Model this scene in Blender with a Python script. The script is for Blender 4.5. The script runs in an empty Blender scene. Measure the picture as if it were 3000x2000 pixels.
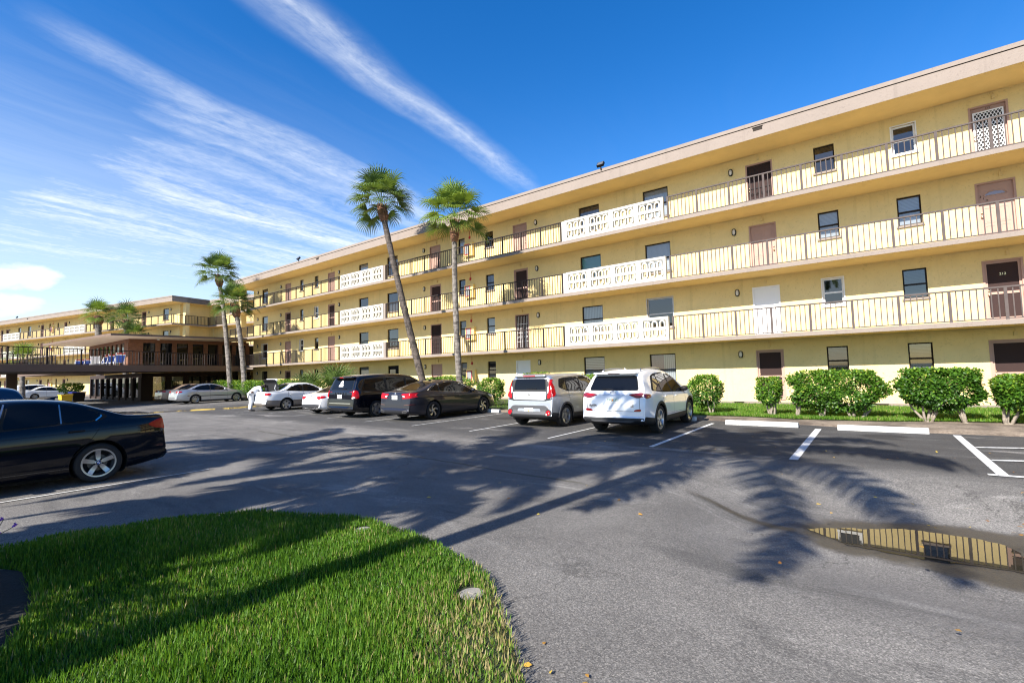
import bpy, bmesh, math, random
import numpy as np
from mathutils import Vector, Matrix, geometry
from mathutils.bvhtree import BVHTree
R_ = math.radians
rnd = random.Random(7)
C = bpy.context.scene.collection
SC = bpy.context.scene

# ------------------------------------------------------------------ camera, sky, sun, exposure
CAM_H, YAW, PITCH, ROLL, FPX = 1.672, 0.6462, 0.0645, -0.0253, 1393.7
def cam_axes():
    cy, sy = math.cos(YAW), math.sin(YAW)
    f = Vector((-sy*math.cos(PITCH), cy*math.cos(PITCH), math.sin(PITCH)))
    r = Vector((cy, sy, 0)); u = r.cross(f)
    c, s = math.cos(ROLL), math.sin(ROLL)
    return c*r+s*u, -s*r+c*u, f
cr, cu, cf = cam_axes()
cd = bpy.data.cameras.new('camera'); cam = bpy.data.objects.new('camera', cd); C.objects.link(cam)
cam.matrix_world = Matrix(((cr.x, cu.x, -cf.x, 0), (cr.y, cu.y, -cf.y, 0), (cr.z, cu.z, -cf.z, CAM_H), (0, 0, 0, 1)))
cd.sensor_width = 36; cd.lens = FPX/3000*36; cd.clip_start = 0.05; cd.clip_end = 3000
SC.camera = cam

SUN_EL, SUN_AZ = 35.3, 6.0          # light travels towards +Y and a little +X
sd = bpy.data.lights.new('sun', 'SUN'); sun = bpy.data.objects.new('sun', sd); C.objects.link(sun)
ld = Vector((math.sin(R_(SUN_AZ))*math.cos(R_(SUN_EL)), math.cos(R_(SUN_AZ))*math.cos(R_(SUN_EL)), -math.sin(R_(SUN_EL))))
sun.rotation_euler = ld.to_track_quat('-Z', 'Y').to_euler(); sun.location = (-10, -40, 60)
sd.energy = 5.0; sd.angle = R_(0.45); sd.color = (1.0, 0.94, 0.85)
SC.view_settings.view_transform = 'Standard'; SC.view_settings.look = 'None'
SC.view_settings.exposure = 1.22; SC.view_settings.gamma = 1.0
SC.cycles.max_bounces = 8; SC.cycles.transparent_max_bounces = 12
SC.cycles.use_denoising = True; SC.cycles.pixel_filter_type = 'BLACKMAN_HARRIS'; SC.cycles.filter_width = 1.15

world = bpy.data.worlds.new('World'); SC.world = world; world.use_nodes = True
class NT:
    """small helper to write node trees"""
    def __init__(s, tree): s.t = tree; s.n = tree.nodes; s.l = tree.links
    def new(s, typ, **kw):
        nd = s.n.new(typ)
        for k, v in kw.items(): setattr(nd, k, v)
        return nd
    def put(s, sock, v):
        if v is None: return
        if hasattr(v, 'is_output'): s.l.new(v, sock)
        else:
            if isinstance(v, tuple) and len(v) == 3 and sock.type == 'RGBA': v = (*v, 1)
            sock.default_value = v
    def math(s, op, a, b=None, c=None, clamp=False):
        nd = s.new('ShaderNodeMath', operation=op, use_clamp=clamp)
        for i, v in enumerate((a, b, c)): s.put(nd.inputs[i], v)
        return nd.outputs[0]
    def mix(s, f, a, b, blend='MIX'):
        nd = s.new('ShaderNodeMix', data_type='RGBA', blend_type=blend)
        s.put(nd.inputs[0], f); s.put(nd.inputs[6], a); s.put(nd.inputs[7], b)
        return nd.outputs[2]
    def noise(s, vec, scale, detail=4, rough=.55, dist=0.0, out=0):
        nd = s.new('ShaderNodeTexNoise'); s.put(nd.inputs['Vector'], vec)
        nd.inputs['Scale'].default_value = scale; nd.inputs['Detail'].default_value = detail
        nd.inputs['Roughness'].default_value = rough; nd.inputs['Distortion'].default_value = dist
        return nd.outputs[out]
    def ramp(s, f, pts, interp='LINEAR'):
        nd = s.new('ShaderNodeValToRGB'); s.put(nd.inputs[0], f); cr_ = nd.color_ramp; cr_.interpolation = interp
        while len(cr_.elements) < len(pts): cr_.elements.new(0.5)
        for e, (p, c) in zip(cr_.elements, pts):
            e.position = p; e.color = (*c, 1) if len(c) == 3 else c
        return nd.outputs[0]
    def sm(s, x, a, b):
        nd = s.new('ShaderNodeMapRange', interpolation_type='SMOOTHSTEP')
        s.put(nd.inputs[0], x); nd.inputs[1].default_value = a; nd.inputs[2].default_value = b
        return nd.outputs[0]
    def vec(s, x, y, z):
        nd = s.new('ShaderNodeCombineXYZ')
        for i, v in enumerate((x, y, z)): s.put(nd.inputs[i], v)
        return nd.outputs[0]
    def xyz(s, v):
        nd = s.new('ShaderNodeSeparateXYZ'); s.put(nd.inputs[0], v); return nd.outputs
    def bump(s, h, strength, dist):
        nd = s.new('ShaderNodeBump'); s.put(nd.inputs['Height'], h)
        nd.inputs['Strength'].default_value = strength; nd.inputs['Distance'].default_value = dist
        return nd.outputs[0]

w = NT(world.node_tree); w.n.clear()
sky = w.new('ShaderNodeTexSky', sky_type='NISHITA', sun_disc=False)
sky.sun_elevation = R_(SUN_EL); sky.sun_rotation = R_(180+SUN_AZ); sky.altitude = 0
sky.air_density = 1.0; sky.dust_density = 0.3; sky.ozone_density = 2.5
hs = w.new('ShaderNodeHueSaturation'); w.put(hs.inputs['Color'], sky.outputs[0]); hs.inputs['Saturation'].default_value = 1.40; hs.inputs['Hue'].default_value = 0.509; hs.inputs['Value'].default_value = 1.15
gen = w.new('ShaderNodeTexCoord').outputs['Generated']
dx, dy, dzz = w.xyz(gen)
zc = w.math('MAXIMUM', dzz, 0.02)
px = w.math('DIVIDE', dx, zc); py = w.math('DIVIDE', dy, zc)
wob = w.noise(w.vec(w.math('MULTIPLY', px, 1.2), w.math('MULTIPLY', py, 0.7), 0.0), 1.0, 3)
pxw = w.math('ADD', px, w.math('MULTIPLY', w.math('SUBTRACT', wob, 0.5), 0.30))
skew = w.math('ADD', pxw, w.math('MULTIPLY', py, 0.17))          # along the wind
fib = w.noise(w.vec(w.math('MULTIPLY', skew, 9.0), w.math('MULTIPLY', py, 1.6), 0.3), 1.0, 7, .62, .8)
fib2 = w.noise(w.vec(w.math('MULTIPLY', px, 26.0), w.math('MULTIPLY', py, 16.0), 1.7), 1.0, 6, .65, .4)
def streak(a, width, strength, y0, y1, fade=.35):
    # soft band centred on skew == a, between two distances along the wind
    d = w.math('ABSOLUTE', w.math('SUBTRACT', skew, a))
    g = w.math('SUBTRACT', 1.0, w.sm(d, 0.0, width))
    e = w.math('MULTIPLY', w.sm(py, y0, y0+fade), w.math('SUBTRACT', 1.0, w.sm(py, y1-fade*1.6, y1)))
    return w.math('MULTIPLY', w.math('MULTIPLY', g, e), strength)
cov = None
for args in ((-1.085, .130, .58, -.2, 2.4, .5), (-1.06, .05, .36, -.2, 2.6, .5), (-1.72, .12, .55, .1, 2.1), (-1.86, .18, .85, .4, 2.6), (-2.02, .09, .6, .4, 3.2), (-2.12, .13, .45, .5, 2.4),
             (-2.28, .17, .72, .4, 3.6), (-2.6, .34, .95, .35, 4.2), (-2.85, .26, .9, .6, 5.2), (-3.4, .8, 1.0, .2, 7.0), (-4.6, 1.5, 1.0, .1, 11)):
    s_ = streak(*args); cov = s_ if cov is None else w.math('ADD', cov, s_)
den = w.math('MULTIPLY', cov, w.math('ADD', w.math('MULTIPLY', w.sm(fib, .02, 1.0), .74), w.math('MULTIPLY', w.sm(fib2, .25, .85), .30)))
# low cumulus near the horizon
cn = w.noise(w.vec(w.math('MULTIPLY', w.math('ARCTAN2', dx, dy), 14.0), w.math('MULTIPLY', dzz, 26.0), 4.4), 1.0, 6, .55, .2)
az = w.math('ARCTAN2', dx, dy)
def puff(az0, wa, z0, wz):
    q = w.math('ADD', w.math('POWER', w.math('DIVIDE', w.math('SUBTRACT', az, az0), wa), 2), w.math('POWER', w.math('DIVIDE', w.math('SUBTRACT', dzz, z0), wz), 2))
    return w.math('SUBTRACT', 1.0, w.sm(w.math('ADD', q, w.math('MULTIPLY', w.math('SUBTRACT', cn, .5), 3.4)), .0, 1.5))
pf = None
for a in ((R_(-84.5), .07, .158, .022), (R_(-84.5), .07, .112, .020), (R_(-75.5), .03, .112, .006), (R_(-96), .09, .12, .03)):
    p_ = puff(*a); pf = p_ if pf is None else w.math('MAXIMUM', pf, p_)
pf = w.math('MULTIPLY', pf, .85)
left = w.math('SUBTRACT', 1.0, w.sm(az, R_(-80), R_(-35)))
haze_low = w.math('MULTIPLY', w.math('SUBTRACT', 1.0, w.sm(w.math('ADD', dzz, w.math('MULTIPLY', w.math('SUBTRACT', fib, .5), .12)), 0.02, .56)), w.math('ADD', .05, w.math('MULTIPLY', left, .46)))
total = w.math('MINIMUM', w.math('MAXIMUM', w.math('MAXIMUM', w.math('MULTIPLY', den, .86), pf), haze_low), .92)
SKY_WHITE = 6.6
skyc = w.mix(total, hs.outputs[0], (SKY_WHITE*.93, SKY_WHITE*.97, SKY_WHITE*1.0))
bg = w.new('ShaderNodeBackground'); w.put(bg.inputs[0], skyc); bg.inputs[1].default_value = 0.085
w.l.new(bg.outputs[0], w.new('ShaderNodeOutputWorld').inputs[0])

# ------------------------------------------------------------------ helpers
def link(o, parent=None):
    C.objects.link(o)
    if parent is not None: o.parent = parent
    return o
def tag(o, label=None, cat=None, group=None, kind=None):
    if label: o['label'] = label
    if cat: o['category'] = cat
    if group: o['group'] = group
    if kind: o['kind'] = kind
    return o
def empty(name, label, cat, loc=(0, 0, 0), rz=0.0, group=None):
    o = bpy.data.objects.new(name, None); o.empty_display_size = .3; link(o)
    o.location = loc; o.rotation_euler = (0, 0, rz)
    return tag(o, label, cat, group)
def copy_tree(o, parent=None):
    c = o.copy(); link(c); c.parent = parent
    for ch in list(o.children): copy_tree(ch, c)
    return c

class MB:
    """collects geometry and links it as one mesh object"""
    def __init__(s): s.v = []; s.f = []; s.m = []
    def add(s, vs, fs, mi=0):
        o = len(s.v); s.v.extend(tuple(p) for p in vs)
        for f in fs: s.f.append(tuple(i+o for i in f)); s.m.append(mi)
        return s
    def quad(s, a, b, c, d, mi=0): return s.add((a, b, c, d), ((0, 1, 2, 3),), mi)
    def box(s, x0, x1, y0, y1, z0, z1, mi=0, skip=()):
        v = [(x, y, z) for z in (z0, z1) for y in (y0, y1) for x in (x0, x1)]
        fs = {'-z': (0, 2, 3, 1), '+z': (4, 5, 7, 6), '-y': (0, 1, 5, 4), '+y': (2, 6, 7, 3), '-x': (0, 4, 6, 2), '+x': (1, 3, 7, 5)}
        return s.add(v, [f for k, f in fs.items() if k not in skip], mi)
    def box6(s, x0, x1, y0, y1, z0, z1, mats):
        v = [(x, y, z) for z in (z0, z1) for y in (y0, y1) for x in (x0, x1)]
        fs = {'-z': (0, 2, 3, 1), '+z': (4, 5, 7, 6), '-y': (0, 1, 5, 4), '+y': (2, 6, 7, 3), '-x': (0, 4, 6, 2), '+x': (1, 3, 7, 5)}
        for k, f in fs.items(): s.add([v[i] for i in f], [(0, 1, 2, 3)], mats.get(k, mats.get('*', 0)))
        return s
    def tube(s, path, rad, n=8, mi=0, cap=True):
        path = [Vector(p) for p in path]; m = len(path)
        rads = rad if hasattr(rad, '__len__') else [rad]*m
        vs = []; prev = None
        for i, p in enumerate(path):
            t = (path[min(i+1, m-1)]-path[max(i-1, 0)]).normalized()
            if prev is None: a = t.orthogonal().normalized()
            else: a = (prev-t*prev.dot(t)).normalized()
            prev = a; b = t.cross(a)
            for k in range(n):
                th = 2*math.pi*k/n
                vs.append(p+(a*math.cos(th)+b*math.sin(th))*rads[i])
        fs = [(i*n+k, i*n+(k+1) % n, (i+1)*n+(k+1) % n, (i+1)*n+k) for i in range(m-1) for k in range(n)]
        if cap: fs += [tuple(range(n-1, -1, -1)), tuple(range((m-1)*n, m*n))]
        return s.add(vs, fs, mi)
    def lathe(s, prof, n=24, center=(0, 0, 0), axis='z', mi=0):
        vs = []; c = Vector(center)
        for r, h in prof:
            for k in range(n):
                th = 2*math.pi*k/n; a, b = r*math.cos(th), r*math.sin(th)
                vs.append(c+(Vector((a, b, h)) if axis == 'z' else Vector((a, h, b)) if axis == 'y' else Vector((h, a, b))))
        m = len(prof)
        fs = [(i*n+k, i*n+(k+1) % n, (i+1)*n+(k+1) % n, (i+1)*n+k) for i in range(m-1) for k in range(n)]
        return s.add(vs, fs, mi)
    def prism(s, poly, z0, z1, mi=0, mtop=None, mbot=None):
        n = len(poly)
        s.add([(x, y, z0) for x, y in poly]+[(x, y, z1) for x, y in poly], [(i, (i+1) % n, n+(i+1) % n, n+i) for i in range(n)], mi)
        s.add([(x, y, z1) for x, y in poly], [tuple(range(n))], mi if mtop is None else mtop)
        s.add([(x, y, z0) for x, y in poly], [tuple(range(n-1, -1, -1))], mi if mbot is None else mbot)
        return s
    def ball(s, c, r, mi=0, nu=12, nv=8):
        c = Vector(c); r = Vector(r) if hasattr(r, '__len__') else Vector((r, r, r)); vs = []
        for j in range(nv+1):
            ph = math.pi*j/nv
            for i in range(nu):
                th = 2*math.pi*i/nu
                vs.append((c.x+r.x*math.sin(ph)*math.cos(th), c.y+r.y*math.sin(ph)*math.sin(th), c.z+r.z*math.cos(ph)))
        fs = [(j*nu+i, (j+1)*nu+i, (j+1)*nu+(i+1) % nu, j*nu+(i+1) % nu) for j in range(nv) for i in range(nu)]
        return s.add(vs, fs, mi)
    def xform(s, M):
        s.v = [tuple(M @ Vector(p)) for p in s.v]; return s
    def mesh(s, name, mats, smooth=False):
        me = bpy.data.meshes.new(name); me.from_pydata(s.v, [], s.f)
        for m in (mats if isinstance(mats, (list, tuple)) else [mats]): me.materials.append(m)
        if any(s.m): me.polygons.foreach_set('material_index', s.m)
        if smooth: me.polygons.foreach_set('use_smooth', [True]*len(s.f))
        me.validate(); me.update()
        return me
    def build(s, name, mats, parent=None, smooth=False, fix=False, bevel=0, angle=None):
        me = s.mesh(name, mats, smooth)
        if fix or bevel:
            bm = bmesh.new(); bm.from_mesh(me); bmesh.ops.remove_doubles(bm, verts=bm.verts, dist=1e-5)
            bmesh.ops.recalc_face_normals(bm, faces=bm.faces)
            if bevel: bmesh.ops.bevel(bm, geom=[e for e in bm.edges if len(e.link_faces) == 2 and e.calc_face_angle(0) > .6], offset=bevel, segments=2, affect='EDGES', profile=.5)
            bm.to_mesh(me); bm.free()
        if angle is not None:
            me.polygons.foreach_set('use_smooth', [True]*len(me.polygons)); me.set_sharp_from_angle(angle=angle)
        return link(bpy.data.objects.new(name, me), parent)

def text_mesh(txt, size, depth=.002, align='CENTER', bold=0.0):
    cu_ = bpy.data.curves.new('lettering', 'FONT'); cu_.body = txt; cu_.size = size; cu_.extrude = depth; cu_.offset = bold
    cu_.align_x = align; cu_.align_y = 'CENTER'
    o = bpy.data.objects.new('lettering', cu_); C.objects.link(o)
    dg = bpy.context.evaluated_depsgraph_get(); dg.update()
    me = bpy.data.meshes.new_from_object(o.evaluated_get(dg))
    bpy.data.objects.remove(o); bpy.data.curves.remove(cu_)
    return me
def lettering(txt, size, M, mat, parent, name='lettering', bold=0.0, depth=.0015):
    me = text_mesh(txt, size, depth, bold=bold); me.transform(M); me.materials.clear(); me.materials.append(mat)
    return link(bpy.data.objects.new(name, me), parent)

# ------------------------------------------------------------------ materials
MATS = {}
def pbr(name, col, rough=.6, metal=0.0, var=0.0, vscale=3.0, bump=0.0, bscale=40.0, bdist=.01, coat=0.0, spec=.5, emit=None, stretch=None, coords='Object'):
    m = bpy.data.materials.new(name); m.use_nodes = True; t = NT(m.node_tree)
    b = t.n['Principled BSDF']; b.inputs['Roughness'].default_value = rough; b.inputs['Metallic'].default_value = metal
    b.inputs['Specular IOR Level'].default_value = spec; b.inputs['Coat Weight'].default_value = coat; b.inputs['Coat Roughness'].default_value = .03
    vec = t.new('ShaderNodeTexCoord').outputs[coords]
    if stretch:
        mp = t.new('ShaderNodeMapping'); t.put(mp.inputs[0], vec); mp.inputs['Scale'].default_value = stretch; vec = mp.outputs[0]
    if var:
        n = t.noise(vec, vscale, 6, .6)
        c = t.ramp(n, [(.25, tuple(x*(1-var) for x in col)), (.75, tuple(min(1, x*(1+var*.6)) for x in col))])
        t.put(b.inputs['Base Color'], c)
    else: b.inputs['Base Color'].default_value = (*col, 1)
    if bump: t.put(b.inputs['Normal'], t.bump(t.noise(vec, bscale, 4, .6), bump, bdist))
    if emit: b.inputs['Emission Color'].default_value = (*emit[0], 1); b.inputs['Emission Strength'].default_value = emit[1]
    MATS[name] = m
    return m

def mat_stucco(name, col, dirt=.38):
    m = bpy.data.materials.new(name); m.use_nodes = True; t = NT(m.node_tree); b = t.n['Principled BSDF']
    vec = t.new('ShaderNodeNewGeometry').outputs['Position']
    n1 = t.noise(vec, 1.3, 6, .65, .3); n2 = t.noise(vec, 6.5, 6, .65, 2.6); n3 = t.noise(vec, 34.0, 3, .5)
    base = t.ramp(n1, [(.3, tuple(x*.93 for x in col)), (.72, tuple(min(1, x*1.04) for x in col))])
    sp = t.sm(n2, .55, .68)
    base = t.mix(t.math('MULTIPLY', sp, dirt), base, tuple(x*.55 for x in col))
    # faint vertical streaks of old runs
    x, y, z = t.xyz(vec)
    run = t.sm(t.noise(t.vec(t.math('MULTIPLY', x, 3.0), t.math('MULTIPLY', y, 3.0), t.math('MULTIPLY', z, .12)), 1.0, 4, .6), .56, .76)
    base = t.mix(t.math('MULTIPLY', run, min(1, dirt*1.3)), base, tuple(x_*.72 for x_ in col))
    t.put(b.inputs['Base Color'], base); b.inputs['Roughness'].default_value = .85; b.inputs['Specular IOR Level'].default_value = .25
    h = t.math('ADD', t.math('MULTIPLY', n2, 1.0), t.math('MULTIPLY', n3, .35))
    t.put(b.inputs['Normal'], t.bump(h, .55, .012)); MATS[name] = m
    return m

WALL = (.745, .592, .28)
mat_stucco('yellow_stucco', WALL); mat_stucco('soffit', (.72, .52, .215), .05); mat_stucco('pink_trim', (.245, .203, .174), .4)
mat_stucco('brown_trim', (.15, .105, .085), .25)
mat_stucco('cream_soffit', (.70, .56, .40), .06)
pbr('white_paint', (.46, .445, .395), .7, var=.06, bump=.15, bscale=60, bdist=.003)
pbr('white_frame', (.78, .78, .77), .4); pbr('bronze_frame', (.030, .023, .018), .7, spec=.12); pbr('grey_frame', (.45, .45, .45), .4, metal=.3)
pbr('rail_paint', (.105, .086, .080), .8, var=.3, vscale=2, spec=.1); pbr('rail_dark', (.034, .027, .025), .8, spec=.1)
pbr('door_pink', (.42, .27, .215), .6, var=.06, spec=.2); pbr('door_brown', (.045, .026, .022), .7, spec=.15); pbr('door_white', (.80, .80, .80), .4)
pbr('screen_brown', (.045, .028, .026), .8, var=.1, vscale=60, spec=.1); pbr('chrome', (.75, .75, .76), .12, metal=1.0)
pbr('brass', (.62, .50, .28), .3, metal=1.0); pbr('black_plastic', (.012, .012, .013), .6, spec=.2); pbr('red_paint', (.50, .02, .03), .4)
pbr('lens', (.62, .60, .54), .3); pbr('lamp_grey', (.10, .105, .11), .15); pbr('room_dark', (.012, .012, .014), .7); pbr('curtain_purple', (.30, .20, .30), .8, var=.2, vscale=6, stretch=(8, 1, .3))
pbr('conduit', (.66, .52, .25), .6); pbr('cabinet_yellow', (.80, .60, .22), .5)
pbr('roof_gravel', (.34, .32, .30), .9, var=.3, vscale=3); pbr('cap_concrete', (.24, .225, .20), .9, var=.3, vscale=14, bump=.4, bscale=60); pbr('concrete', (.40, .37, .33), .85, var=.2, vscale=5, bump=.3, bscale=60)
pbr('pond_black', (.004, .004, .005), .6)

def mat_blind(name, col, pitch, vertical=False, gap=.25):
    m = bpy.data.materials.new(name); m.use_nodes = True; t = NT(m.node_tree); b = t.n['Principled BSDF']
    x, y, z = t.xyz(t.new('ShaderNodeTexCoord').outputs['Object'])
    f = t.math('FRACT', t.math('DIVIDE', x if vertical else z, pitch))
    edge = t.sm(f, 1-gap*1.3, 1.0)
    t.put(b.inputs['Base Color'], t.mix(edge, col, tuple(c*.3 for c in col)))
    b.inputs['Roughness'].default_value = .6
    t.put(b.inputs['Normal'], t.bump(t.math('PINGPONG', f, .5), .6, .02)); MATS[name] = m
pbr('teal_reflection', (.16, .46, .44), .3)  # teal sheet behind one pane, reflected sky put into its colour
mat_blind('blind_white', (.62, .62, .63), .05); mat_blind('blind_grey', (.30, .31, .32), .05, gap=.5); mat_blind('blind_vertical', (.60, .60, .60), .09, True)
mat_blind('shutter_slats', (.55, .56, .58), .085, False, .55)

def mat_glass(name, tint=(.55, .58, .6), refl=1.0):
    m = bpy.data.materials.new(name); m.use_nodes = True; t = NT(m.node_tree); t.n.clear()
    tr = t.new('ShaderNodeBsdfTransparent'); tr.inputs[0].default_value = (*tint, 1)
    gl = t.new('ShaderNodeBsdfGlossy'); gl.inputs['Roughness'].default_value = .015; gl.inputs['Color'].default_value = (refl, refl, refl, 1)
    fr = t.new('ShaderNodeFresnel'); fr.inputs[0].default_value = 1.6
    mx = t.new('ShaderNodeMixShader'); t.put(mx.inputs[0], t.math('MINIMUM', t.math('MULTIPLY', fr.outputs[0], 1.6), 1.0))
    t.l.new(tr.outputs[0], mx.inputs[1]); t.l.new(gl.outputs[0], mx.inputs[2])
    t.l.new(mx.outputs[0], t.new('ShaderNodeOutputMaterial').inputs[0]); MATS[name] = m
mat_glass('window_glass', (.72, .76, .78)); mat_glass('teal_glass', (.18, .55, .52), 1.0); mat_glass('smoke_glass', (.30, .30, .31)); mat_glass('dark_glass', (.10, .10, .10))
pbr('car_glass', (.004, .005, .007), .015, spec=.28)
M = MATS
# ------------------------------------------------------------------ ground
FLOOR = [None, .253, 2.893, 5.533, 8.173]
FASC_B, FASC_T = 10.643, 11.283
def gz(y):                       # the strip in front of the building rises a little
    return 0.0 if y < 15.2 else min(.10, .10*(y-15.2)/5.0)
def smooth_noise_grid(): pass

def mat_asphalt():
    m = bpy.data.materials.new('asphalt'); m.use_nodes = True; t = NT(m.node_tree); b = t.n['Principled BSDF']
    pos = t.new('ShaderNodeNewGeometry').outputs['Position']; x, y, z = t.xyz(pos)
    big = t.noise(pos, .35, 5, .6, .6); med = t.noise(t.vec(t.math('MULTIPLY', x, .8), t.math('MULTIPLY', y, 2.2), 0.0), 1.0, 6, .65, .5)
    fine = t.noise(pos, 55.0, 3, .7)
    vo = t.new('ShaderNodeTexVoronoi'); t.put(vo.inputs['Vector'], pos); vo.inputs['Scale'].default_value = 120.0; vo.inputs['Randomness'].default_value = 1
    stone = t.xyz(vo.outputs['Color'])[0]
    # newer dark seal in the stalls, worn pale lane
    yw = t.math('ADD', y, t.math('MULTIPLY', t.math('SUBTRACT', med, .5), 1.5))
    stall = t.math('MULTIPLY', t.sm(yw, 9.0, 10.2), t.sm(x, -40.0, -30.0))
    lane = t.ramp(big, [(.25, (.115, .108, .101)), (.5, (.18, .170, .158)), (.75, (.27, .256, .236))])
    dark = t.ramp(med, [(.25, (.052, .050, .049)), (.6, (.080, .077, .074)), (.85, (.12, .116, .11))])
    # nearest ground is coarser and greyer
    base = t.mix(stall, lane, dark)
    patch = t.sm(t.noise(t.vec(t.math('MULTIPLY', x, .5), t.math('MULTIPLY', y, 1.4), 3.1), 1.0, 6, .7, .9), .52, .68)
    base = t.mix(t.math('MULTIPLY', patch, .55), base, (.078, .075, .072))
    worn = t.sm(t.noise(t.vec(t.math('MULTIPLY', x, .35), t.math('MULTIPLY', y, 1.1), 9.7), 1.0, 5, .7, .6), .56, .70)
    base = t.mix(t.math('MULTIPLY', worn, .6), base, (.36, .343, .318))
    pebb = t.ramp(stone, [(0.0, (.50, .50, .50)), (.45, (.84, .84, .84)), (.8, (1.08, 1.08, 1.07)), (1.0, (1.6, 1.58, 1.54))])
    base = t.mix(1.0, base, pebb, 'MULTIPLY')
    base = t.mix(t.math('MULTIPLY', t.sm(fine, .35, .7), .35), base, (.03, .03, .032))
    # oil drips in the bays
    ox = t.math('SUBTRACT', t.math('FRACT', t.math('DIVIDE', t.math('ADD', x, 1.23), 2.73)), .5)
    oil = t.math('ADD', t.math('POWER', t.math('MULTIPLY', ox, 5.0), 2), t.math('POWER', t.math('MULTIPLY', t.math('SUBTRACT', y, 13.8), 1.5), 2))
    oil = t.math('SUBTRACT', 1.0, t.sm(t.math('ADD', oil, t.math('MULTIPLY', t.math('SUBTRACT', med, .5), 1.6)), .2, .9))
    base = t.mix(t.math('MULTIPLY', oil, .7), base, (.018, .016, .016))
    # wet ring round the puddle
    wn = t.noise(pos, 1.6, 5, .6)
    wx = t.math('DIVIDE', t.math('SUBTRACT', x, 1.28), 2.38); wy = t.math('DIVIDE', t.math('SUBTRACT', y, t.math('ADD', 7.0, t.math('MULTIPLY', x, .02))), 1.02)
    wd = t.math('SQRT', t.math('ADD', t.math('POWER', wx, 2), t.math('POWER', wy, 2)))
    wet = t.math('SUBTRACT', 1.0, t.sm(t.math('ADD', wd, t.math('MULTIPLY', t.math('SUBTRACT', wn, .5), .6)), .80, 1.0))
    # damp crack trailing off the puddle to the left
    cy = t.math('ABSOLUTE', t.math('SUBTRACT', t.math('ADD', y, t.math('MULTIPLY', t.math('SUBTRACT', wn, .5), .35)), t.math('ADD', 6.80, t.math('MULTIPLY', x, -.06))))
    trail = t.math('MULTIPLY', t.math('SUBTRACT', 1.0, t.sm(cy, .03, .13)), t.math('MULTIPLY', t.sm(x, -2.4, -1.7), t.math('SUBTRACT', 1.0, t.sm(x, -.95, -.75))))
    wet = t.math('MAXIMUM', wet, t.math('MULTIPLY', trail, .85))
    base = t.mix(t.math('MULTIPLY', wet, t.math('ADD', .62, t.math('MULTIPLY', stone, .38))), base, t.mix(1.0, base, (.27, .25, .21), 'MULTIPLY'))
    vc = t.new('ShaderNodeTexVoronoi', feature='DISTANCE_TO_EDGE'); vc.inputs['Scale'].default_value = .42
    wv = t.new('ShaderNodeVectorMath', operation='ADD'); t.put(wv.inputs[0], pos); t.put(wv.inputs[1], t.noise(pos, 1.7, 5, .65, out=1)); t.put(vc.inputs['Vector'], wv.outputs[0])
    crk = t.math('MULTIPLY', t.math('SUBTRACT', 1.0, t.sm(vc.outputs['Distance'], .001, .0065)), t.sm(t.noise(pos, .30, 3), .47, .56))
    base = t.mix(t.math('MULTIPLY', crk, .65), base, (.035, .033, .03))
    tm_ = t.sm(t.noise(t.vec(t.math('MULTIPLY', x, .10), t.math('MULTIPLY', y, 2.6), 1.3), 1.0, 4, .6), .57, .68)
    base = t.mix(t.math('MULTIPLY', tm_, .28), base, (.055, .053, .052))
    # seams
    def seam(y0, slope, x0, x1, wid):
        d = t.math('ABSOLUTE', t.math('SUBTRACT', t.math('ADD', y, t.math('MULTIPLY', t.math('SUBTRACT', wn, .5), .25)), t.math('ADD', t.math('MULTIPLY', x, slope), y0)))
        e = t.math('SUBTRACT', 1.0, t.sm(d, wid*.4, wid)); return t.math('MULTIPLY', e, t.math('MULTIPLY', t.sm(x, x0-.5, x0), t.math('SUBTRACT', 1.0, t.sm(x, x1, x1+1.0))))
    sm_ = t.math('MAXIMUM', seam(6.02, -.085, -16.0, -4.0, .055), seam(8.9, -.06, -8.5, -2.6, .02))
    base = t.mix(t.math('MULTIPLY', sm_, .75), base, (.06, .055, .04))
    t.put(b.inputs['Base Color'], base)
    t.put(b.inputs['Roughness'], t.math('SUBTRACT', .88, t.math('MULTIPLY', wet, .50))); b.inputs['Specular IOR Level'].default_value = .35
    h = t.math('ADD', t.math('MULTIPLY', stone, .6), fine)
    t.put(b.inputs['Normal'], t.bump(h, .75, .008)); MATS['asphalt'] = m
mat_asphalt()

def mat_soil(name, c0, c1, scale=14):
    m = bpy.data.materials.new(name); m.use_nodes = True; t = NT(m.node_tree); b = t.n['Principled BSDF']
    pos = t.new('ShaderNodeNewGeometry').outputs['Position']
    n = t.noise(pos, scale, 8, .75, .6); n2 = t.noise(pos, 1.1, 4)
    base = t.mix(t.sm(n2, .35, .7), t.ramp(n, [(.3, c0), (.7, c1)]), t.ramp(n, [(.3, tuple(v*.6 for v in c0)), (.7, c0)]))
    t.put(b.inputs['Base Color'], base); b.inputs['Roughness'].default_value = .95
    t.put(b.inputs['Normal'], t.bump(n, .9, .03)); MATS[name] = m
mat_soil('mulch', (.10, .075, .055), (.34, .27, .20)); mat_soil('turf_soil', (.018, .028, .008), (.045, .075, .018), 30); mat_soil('shaded_bed_soil', (.005, .004, .003), (.014, .011, .008))  # soil of the planting bed is darkened to carry the shade on it
mat_soil('distant_ground', (.05, .07, .03), (.10, .11, .06), .4)

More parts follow.
